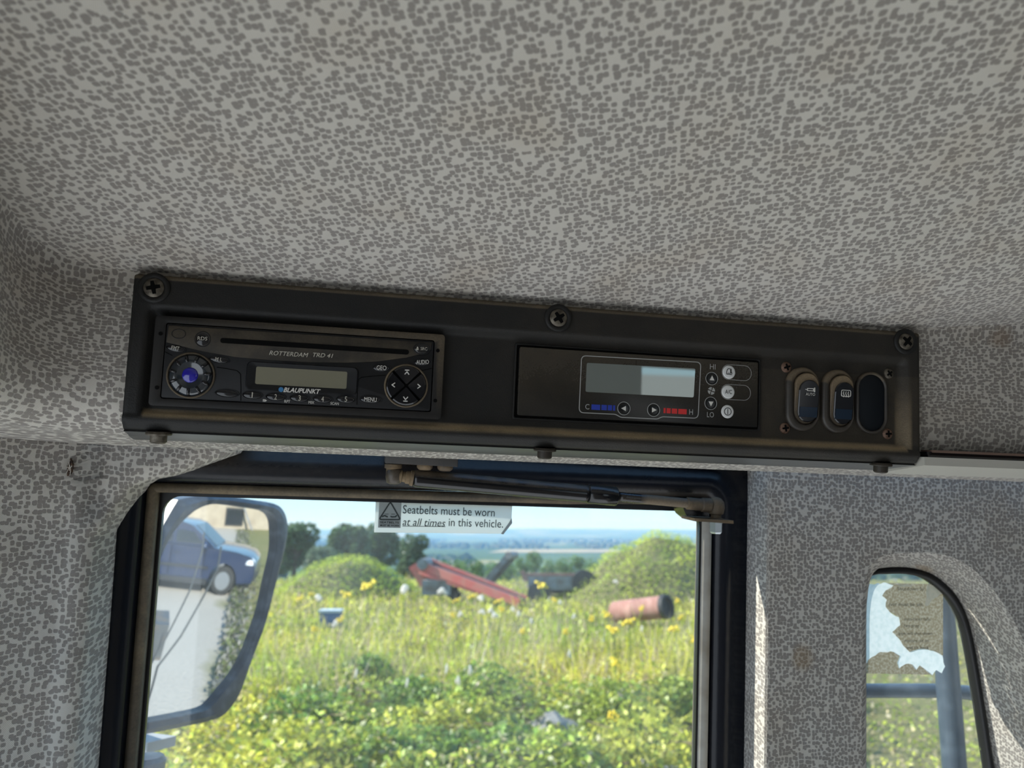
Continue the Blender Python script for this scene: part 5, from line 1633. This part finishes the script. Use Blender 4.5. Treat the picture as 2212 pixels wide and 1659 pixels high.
gc = thing('grey_conveyor', 'grey steel conveyor arm rising to the right behind the red one', 'conveyor', tuple(at(1080, 1260, 30)), 'world')
cbeam('side_beam', 1048, 1258, 1098, 1200, 29.6, 29.6, 0.10, 0.22, M_steel, gc)
cbeam('side_beam', 1060, 1260, 1112, 1200, 30.6, 30.6, 0.10, 0.22, M_steel, gc)
cbeam('belt', 1054, 1259, 1106, 1200, 30.1, 30.1, 0.9, 0.06, M_belt, gc)
build('head_drum', cyl(at(1098, 1200, 29.5), at(1113, 1199, 30.7), 0.14, None, 12), M_steel, gc)
cbeam('leg', 1062, 1252, 1064, 1310, 30, 30, 0.12, 0.12, M_steel, gc)
tr_ = thing('old_trailer', 'old grey drop side trailer with a rusty top rail in the field', 'trailer', tuple(at(1205, 1290, 27)), 'world')
cbeam('side_board', 1140, 1256, 1252, 1256, 26.4, 26.4, 0.06, 0.42, M_steel, tr_)
cbeam('side_board', 1150, 1254, 1262, 1254, 28.0, 28.0, 0.06, 0.42, M_steel, tr_)
cbeam('top_rail', 1136, 1241, 1254, 1241, 26.4, 26.4, 0.10, 0.09, M_rusty, tr_)
cbeam('bed', 1140, 1268, 1256, 1268, 27.2, 27.2, 1.6, 0.10, M_steel, tr_)
cbeam('head_board', 1254, 1254, 1266, 1252, 26.4, 28.0, 0.08, 0.55, M_steel, tr_)
cbeam('tail_post', 1128, 1234, 1138, 1256, 26.4, 26.4, 0.10, 0.14, M_rusty, tr_)
cbeam('chassis_rail', 1150, 1276, 1255, 1276, 27.2, 27.2, 0.9, 0.12, M_belt, tr_)
for px in (1165, 1262):
    a = at(px, 1284 if px < 1200 else 1258, 26.2)
    build('wheel', lathe(a, (0, 1, 0), [(0, 0.10), (0.02, 0.30), (0.03, 0.40), (0.22, 0.40), (0.25, 0.3), (0.25, 0.1)], 22), M_belt, tr_, smooth='auto')
tk = thing('rusty_tank', 'pinkish rusty cylindrical tank with an open dark end lying in the grass', 'tank', tuple(at(1385, 1318, 18.6)), 'world')
ta, tb_ = Vector(at(1324, 1323, 20.2)), Vector(at(1434, 1311, 19.2))
build('shell', lathe(ta, tb_ - ta, [(0, 0.12), (0.03, 0.22), (0.08, 0.265), ((tb_ - ta).length * 0.45, 0.27), ((tb_ - ta).length * 0.45 + 0.02, 0.28), ((tb_ - ta).length * 0.45 + 0.05, 0.27), ((tb_ - ta).length, 0.27)], 26), M_rusty, tk, smooth='auto')
build('open_end', lathe(tb_, tb_ - ta, [(0, 0.29), (0.12, 0.29), (0.13, 0.22), (0.02, 0.20)], 26), M_belt, tk, smooth='auto')
cr_ = thing('blue_crate', 'blue plastic crate with a pale lid half hidden in the weeds', 'crate', tuple(at(715, 1330, 18)), 'world')
cb_ = at(715, 1333, 18)
build('body', join(box3((cb_[0], cb_[1], cb_[2] - 0.05), (0.44, 0.32, 0.34)), box3((cb_[0], cb_[1] - 0.165, cb_[2] - 0.05), (0.40, 0.02, 0.05))), pmat('blue plastic', (0.03, 0.10, 0.26), 0.4), cr_)
build('lid', box3((cb_[0], cb_[1], cb_[2] + 0.14), (0.50, 0.38, 0.05)), pmat('pale lid', (0.5, 0.55, 0.58), 0.5), cr_)

M_rock = pmat('grey rock', (0.28, 0.265, 0.24), 0.9, var=(6, (0.18, 0.16, 0.14), 0.4, 0.65), bump=(9, 0.5, 0.05))
def rock(px, py, yd, rpx, label, flat=0.7, seed=0):
    c = at(px, py, yd); R_ = rpx
    c[2] = 0.12
    bm = bmesh.new(); bmesh.ops.create_icosphere(bm, subdivisions=3, radius=1)
    V = []
    for v in bm.verts:
        d = 1 + 0.30 * mnoise.noise(v.co * 1.3 + Vector((seed, 0, 0))) + 0.12 * mnoise.noise(v.co * 3.1 + Vector((seed, 2, 0)))
        V.append((c[0] + v.co.x * R_ * d, c[1] + v.co.y * R_ * d, c[2] + v.co.z * R_ * d * flat))
    F = [tuple(v.index for v in f.verts) for f in bm.faces]
    bm.free()
    tagp(build('boulder', (V, F), M_rock, None, frame='world'), label, 'rock', 'boulders among the weeds')
rock(1195, 1535, 8.6, 0.36, 'pale grey boulder in the middle of the weeds', 0.8, 1)
rock(1035, 1648, 6.7, 0.36, 'dark grey stone at the bottom of the window among brambles', 0.9, 5)
rock(1430, 1640, 7.1, 0.32, 'broad grey stone in the lower right of the weeds', 0.8, 9)

# ================================================================== WING MIRROR
az_, ti_ = math.radians(-30), math.radians(-6)
MR = 2.5                                             # convex glass
MN = np.array([math.cos(az_) * math.cos(ti_), math.sin(az_) * math.cos(ti_), math.sin(ti_)])
MP = CAM + ray(470, 1330) * 1.15
MCEN = MP - MN * MR
def on_mirror(px, py):
    d = nz(ray(px, py)); oc = CAM - MCEN
    b_ = oc.dot(d); c_ = oc.dot(oc) - MR * MR
    return CAM + d * (-b_ - math.sqrt(b_ * b_ - c_))
def z5(x, y): return (300 + x / 2.68, 1040 + y / 2.68)
wm = thing('wing_mirror', 'large dark wing mirror outside the window reflecting the gravel yard', 'mirror', tuple(MP), 'world')
m_in = [(300, 165), (345, 142), (400, 128), (480, 130), (600, 146), (720, 166), (765, 205), (778, 270), (776, 400), (742, 555), (702, 740), (655, 880), (600, 1020), (545, 1115), (470, 1210), (415, 1275), (360, 1318), (230, 1348), (20, 1388), (-60, 1395), (-60, 1100), (-10, 800), (50, 560), (150, 330), (230, 225)]
m_out = [(215, 105), (300, 88), (400, 76), (500, 84), (640, 104), (775, 128), (828, 170), (850, 240), (848, 330), (805, 510), (765, 660), (720, 830), (655, 1000), (600, 1160), (560, 1250), (505, 1325), (440, 1370), (250, 1415), (20, 1460), (-120, 1475), (-130, 1100), (-80, 800), (0, 540), (95, 320), (165, 190)]
mi = densify([z5(*p) for p in m_in] + [z5(*m_in[0])], 3)[:-1]
mo = densify([z5(*p) for p in m_out] + [z5(*m_out[0])], 3)[:-1]
nm = len(mi)
M_shell = pmat('dusty dark mirror shell', (0.022, 0.028, 0.042), 0.45, var=(40, (0.10, 0.11, 0.13), 0.5, 0.75))
loops = [[on_mirror(*p) for p in mi], [on_mirror(*p) + MN * 0.010 for p in mi], [on_mirror(*p) + MN * 0.012 for p in [((a[0] + b[0]) / 2, (a[1] + b[1]) / 2) for a, b in zip(mi, mo)]], [on_mirror(*p) + MN * 0.004 for p in mo]]
cen = sum(np.array(p) for p in loops[3]) / nm
loops += [[p - MN * 0.03 for p in loops[3]], [cen + (p - cen) * 0.85 - MN * 0.06 for p in loops[3]]]
V = [tuple(p) for Lp in loops for p in Lp]
F = [(k * nm + i, k * nm + (i + 1) % nm, (k + 1) * nm + (i + 1) % nm, (k + 1) * nm + i) for k in range(len(loops) - 1) for i in range(nm)]
F.append(tuple(range((len(loops) - 1) * nm, len(loops) * nm)))
build('shell', (V, F), M_shell, wm, smooth='auto')
M_mir = pmat('mirror silver', (0.86, 0.88, 0.88), 0.02, metal=1.0)
mc_ = np.array(mi).mean(axis=0)
Vg, Fg = [tuple(on_mirror(*mc_))], []
RG = 14
for k in range(1, RG + 1):
    Vg += [tuple(on_mirror(*(mc_ + (np.array(p) - mc_) * k / RG))) for p in mi]
for i in range(nm):
    j = (i + 1) % nm
    Fg.append((0, 1 + i, 1 + j))
    for k in range(RG - 1):
        Fg.append((1 + k * nm + i, 1 + (k + 1) * nm + i, 1 + (k + 1) * nm + j, 1 + k * nm + j))
bk = len(Vg)
Vg += [tuple(np.array(Vg[1 + (RG - 1) * nm + i]) - MN * 0.005) for i in range(nm)]
Fg.append(tuple(range(bk, bk + nm)))
build('mirror_glass', (Vg, Fg), M_mir, wm, smooth='auto')
build('mount_arm', tube([tuple(on_mirror(250, 1200) - MN * 0.05), tuple(on_mirror(200, 1350) - MN * 0.08), tuple(at(250, 1560, 1.25)), tuple(at(260, 1700, 1.2))], 0.014, 12), M_shell, wm, smooth=True)
build('bracket_plate', beam(at(290, 1612, 1.2), at(352, 1597, 1.25), 0.05, 0.014), pmat('grey bracket', (0.30, 0.30, 0.30), 0.6), wm)
wl_ = thing('work_lamp', 'dark rounded work lamp below the wing mirror', 'lamp', tuple(at(310, 1660, 1.15)), 'world')
build('body', lathe(at(312, 1690, 1.15), (0, 0, 1), [(0, 0.02), (0.005, 0.024), (0.028, 0.026), (0.034, 0.022), (0.036, 0.01)], 20), M_shell, wl_, smooth='auto')
build('mounting_foot', cyl(at(312, 1730, 1.15), at(312, 1690, 1.15), 0.008, None, 10), M_shell, wl_)

# guard rails outside the quarter window
M_rail = pmat('blue black rail paint', (0.028, 0.042, 0.062), 0.35, var=(25, (0.11, 0.14, 0.17), 0.5, 0.8))
gr = thing('guard_rail', 'blue black tubular guard rail outside the quarter window', 'railing', tuple(at(2050, 1500, 1.08)), 'world')
build('upright', tube([tuple(at(2028, 1180, 1.06)), tuple(at(2034, 1290, 1.06)), tuple(at(2048, 1480, 1.06)), tuple(at(2062, 1660, 1.06)), tuple(at(2075, 1860, 1.06))], 0.0145, 18), M_rail, gr, smooth=True)
build('cross_rail', tube([tuple(at(1700, 1488, 1.115)), tuple(at(1860, 1492, 1.115)), tuple(at(2040, 1492, 1.115)), tuple(at(2090, 1496, 1.115)), tuple(at(2150, 1510, 1.11)), tuple(at(2260, 1540, 1.08))], 0.0095, 16), M_rail, gr, smooth=True)
# thin grab rods beside the cab, seen in the mirror
def mirror_pt(px, py, L):
    p = on_mirror(px, py); d = nz(p - CAM); m_n = nz(p - MCEN); r = d - 2 * m_n * d.dot(m_n)
    return tuple(p + r * L)
M_rod = pmat('dull dark rod', (0.05, 0.055, 0.06), 0.8, spec=0.15)
gb = thing('grab_rods', 'pair of thin dark rods beside the cab seen only in the wing mirror', 'rods', mirror_pt(400, 1330, 1.0), 'world')
build('rod', tube([mirror_pt(441, 1150, 1.02), mirror_pt(437, 1190, 1.02), mirror_pt(410, 1275, 1.0), mirror_pt(360, 1375, 0.98), mirror_pt(322, 1440, 0.98), mirror_pt(310, 1500, 0.98)], 0.0035, 8), M_rod, gb, smooth=True)
build('rod', tube([mirror_pt(478, 1180, 1.05), mirror_pt(470, 1230, 1.04), mirror_pt(444, 1280, 1.02), mirror_pt(390, 1375, 1.0), mirror_pt(340, 1440, 0.98), mirror_pt(318, 1520, 0.98)], 0.0040, 8), M_rod, gb, smooth=True)
M_trimb_box = pmat('rusty dark box', (0.045, 0.05, 0.058), 0.6, var=(8, (0.11, 0.08, 0.055), 0.5, 0.7))
bx = np.array(mirror_pt(350, 1370, 2.2))
tagp(build('fuel_tank_box', beam(bx + np.array([0, -0.5, 0]), bx + np.array([0, 0.02, 0]), 0.3, 0.2), M_trimb_box, None, frame='world'), 'grey metal box on the machine side at the left of the mirror', 'box')

# ------------------------------------------------------------------ car in the yard
M_car = pmat('dark blue car paint', (0.008, 0.018, 0.055), 0.25, spec=0.5, coat=0.8)
M_cglass = pmat('dark car glass', (0.01, 0.014, 0.022), 0.05, spec=0.7)
M_trimb = pmat('black car trim', (0.015, 0.016, 0.018), 0.6)
M_tyre = pmat('tyre', (0.02, 0.02, 0.02), 0.8)
M_rim = pmat('alloy rim', (0.35, 0.36, 0.38), 0.35, metal=0.8)
M_lampc = pmat('lamp lens', (0.6, 0.62, 0.64), 0.1, spec=0.8)
rot_c = math.radians(20)
CR = Matrix.Translation((9.46, 3.05, 0)) @ Matrix.Rotation(rot_c, 4, 'Z')
car = thing('parked_car', 'dark blue parked car reflected in the wing mirror', 'car', (0, 0, 0), 'world')
car.matrix_world = CR
def carpart(name, vf, mat, parent=None, smooth='auto'):
    return build(name, vf, mat, parent or car, smooth=smooth)
# local frame: +y forward, near side at x = 0, far side at x = 1.78, front axle at y = 0
def side_loft(prof, xs_, crown):
    """closed side profile (y, z) lofted across x with slight tumblehome"""
    n = len(prof); V, F = [], []
    cy = sum(p[0] for p in prof) / n; cz = sum(p[1] for p in prof) / n
    for x, s in xs_:
        V += [(x, cy + (y - cy) * (1 - (1 - s) * 0.5), cz + (z - cz) * s if z > cz else z) for y, z in prof]
    for k in range(len(xs_) - 1):
        for i in range(n):
            F.append((k * n + i, k * n + (i + 1) % n, (k + 1) * n + (i + 1) % n, (k + 1) * n + i))
    F.append(tuple(range(n))[::-1]); F.append(tuple(range((len(xs_) - 1) * n, len(xs_) * n)))
    return V, F
def arch(cy, r, n=9):
    return [(cy + r * math.cos(a), 0.33 + r * math.sin(a)) for a in np.linspace(0.05, math.pi - 0.05, n)]
body = [(0.86, 0.34), (0.90, 0.55), (0.86, 0.78), (0.70, 0.92), (0.30, 1.00), (-0.42, 1.06), (-1.5, 1.08), (-3.20, 1.08), (-3.38, 0.95), (-3.42, 0.55), (-3.36, 0.36)]
under = [(-3.05, 0.30)] + [(-2.62 - 0.40 * math.cos(a), 0.33 + 0.40 * math.sin(a)) for a in np.linspace(0.1, math.pi - 0.1, 9)] + [(-2.2, 0.24), (-0.45, 0.24)] + [(-0.40 * math.cos(a), 0.33 + 0.40 * math.sin(a)) for a in np.linspace(0.1, math.pi - 0.1, 9)] + [(0.42, 0.30)]
carpart('body', side_loft(body + under, [(0.03, 0.97), (0.0, 1.0), (0.04, 1.01), (0.89, 1.03), (1.74, 1.01), (1.78, 1.0), (1.75, 0.97)], 0), M_car)
cab_p = [(-0.30, 1.02), (-1.05, 1.52), (-1.35, 1.60), (-2.2, 1.63), (-2.95, 1.58), (-3.28, 1.10), (-2.0, 1.02)]
carpart('cabin', side_loft(cab_p, [(0.10, 0.96), (0.07, 0.97), (0.20, 1.0), (0.89, 1.02), (1.58, 1.0), (1.71, 0.97), (1.68, 0.96)], 0), M_car)
for prof in ([(-0.72, 1.12), (-1.12, 1.46), (-1.50, 1.50), (-1.50, 1.12)], [(-1.60, 1.12), (-1.60, 1.50), (-2.35, 1.51), (-2.42, 1.12)], [(-2.52, 1.12), (-2.46, 1.51), (-2.85, 1.48), (-3.08, 1.14)]):
    carpart('side_window', ([(0.085 if z < 1.3 else 0.105, y, z) for y, z in prof] + [(0.13, y, z) for y, z in prof], [(0, 1, 2, 3)] + [(i, i + 4, (i + 1) % 4 + 4, (i + 1) % 4) for i in range(4)]), M_cglass)
carpart('windscreen', ([(0.22, -0.36, 1.08), (1.56, -0.36, 1.08), (1.48, -1.04, 1.53), (0.30, -1.04, 1.53)] + [(0.22, -0.46, 1.05), (1.56, -0.46, 1.05), (1.48, -1.14, 1.50), (0.30, -1.14, 1.50)], [(0, 1, 2, 3), (0, 4, 5, 1), (1, 5, 6, 2), (2, 6, 7, 3), (3, 7, 4, 0)]), M_cglass)
carpart('sill', box3((0.03, -1.32, 0.28), (0.10, 1.75, 0.12)), M_trimb)
carpart('rub_strip', box3((-0.004, -1.32, 0.60), (0.02, 1.7, 0.05)), M_trimb)
for dy in (-0.62, -1.56, -2.45):
    carpart('door_gap', box3((-0.001, dy, 0.72), (0.012, 0.012, 0.66)), M_void)
carpart('door_handle', box3((-0.012, -1.40, 0.93), (0.03, 0.16, 0.03)), M_car)
carpart('door_mirror', dome(-0.07, -0.62, 1.05, 0.10, 0.07, 0.14, 14, 5), M_car, smooth=True)
carpart('headlamp', dome(0.10, 0.70, 0.74, 0.10, 0.17, 0.16, 14, 5), M_lampc, smooth=True)
carpart('fog_lamp', box3((0.16, 0.86, 0.50), (0.16, 0.06, 0.08)), M_lampc)
carpart('bumper', box3((0.89, 0.86, 0.46), (1.5, 0.12, 0.20)), M_trimb)
for cy_ in (0.0, -2.62):
    for x_, sgn in ((0.02, 1), (1.56, 1)):
        w_ = carpart('wheel', lathe((x_, cy_, 0.33), (1, 0, 0), [(0.0, 0.20), (0.01, 0.30), (0.04, 0.33), (0.17, 0.33), (0.20, 0.29), (0.20, 0.1)], 28), M_tyre)
        carpart('rim', join(lathe((x_ - 0.004, cy_, 0.33), (1, 0, 0), [(0, 0.05), (0.0, 0.06), (0.02, 0.065)], 14), lathe((x_ - 0.002, cy_, 0.33), (1, 0, 0), [(0, 0.185), (0, 0.21), (0.02, 0.21), (0.02, 0.185)], 24), *[beam((x_ + 0.004, cy_ + 0.05 * math.cos(a), 0.33 + 0.05 * math.sin(a)), (x_ + 0.004, cy_ + 0.195 * math.cos(a), 0.33 + 0.195 * math.sin(a)), 0.045, 0.015, up=(1, 0, 0)) for a in [2 * math.pi * i / 5 for i in range(5)]]), M_rim, w_)

# cream shed at the far end of the yard
sh = thing('cream_shed', 'cream walled shed with a dark window seen in the wing mirror', 'shed', (29, 7.5, 0), 'world')
M_wall = pmat('cream render', (0.34, 0.29, 0.22), 0.9, var=(1.5, (0.27, 0.22, 0.165), 0.4, 0.7))
build('wall', box3((31.5, 7.0, 1.6), (5, 12, 3.2)), M_wall, sh)
build('roof', ([(28.6, 0.8, 3.1), (34.4, 0.8, 3.1), (31.5, 0.8, 4.6), (28.6, 13.2, 3.1), (34.4, 13.2, 3.1), (31.5, 13.2, 4.6)], [(0, 1, 2), (5, 4, 3), (0, 2, 5, 3), (2, 1, 4, 5), (1, 0, 3, 4)]), M_steel, sh)
def yard_hit(px, py, x):
    p = on_mirror(px, py); d = nz(p - CAM); m_n = nz(p - MCEN); r = d - 2 * m_n * d.dot(m_n)
    return p + r * ((x - p[0]) / r[0])
wc = yard_hit(507, 1117, 28.97)
wdw = build('window', box3((28.98, wc[1], wc[2]), (0.10, 1.5, 1.1)), M_trimb, sh)
build('window_pane', box3((28.93, wc[1], wc[2]), (0.06, 1.3, 0.92)), M_cglass, wdw)
pa, pb = yard_hit(528, 1100, 28.7), yard_hit(546, 1150, 28.2)
build('prop', beam(pb, pa, 0.12, 0.12), M_steel, sh)

# ================================================================== HAZE over the valley
hm = bpy.data.materials.new('haze'); hm.use_nodes = True
hn, hl = hm.node_tree.nodes, hm.node_tree.links
hn.clear()
ho = hn.new('ShaderNodeOutputMaterial'); hsn = hn.new('ShaderNodeVolumeScatter')
hsn.inputs['Color'].default_value = (0.25, 0.52, 1.0, 1); hsn.inputs['Density'].default_value = 0.0003; hsn.inputs['Anisotropy'].default_value = 0.0
hl.new(hsn.outputs[0], ho.inputs['Volume'])
tagp(build('valley_haze', box3((0, 6300, 60), (16000, 11800, 260)), hm, None, frame='world'), 'blue summer haze hanging over the far valley', 'haze', None, 'stuff')
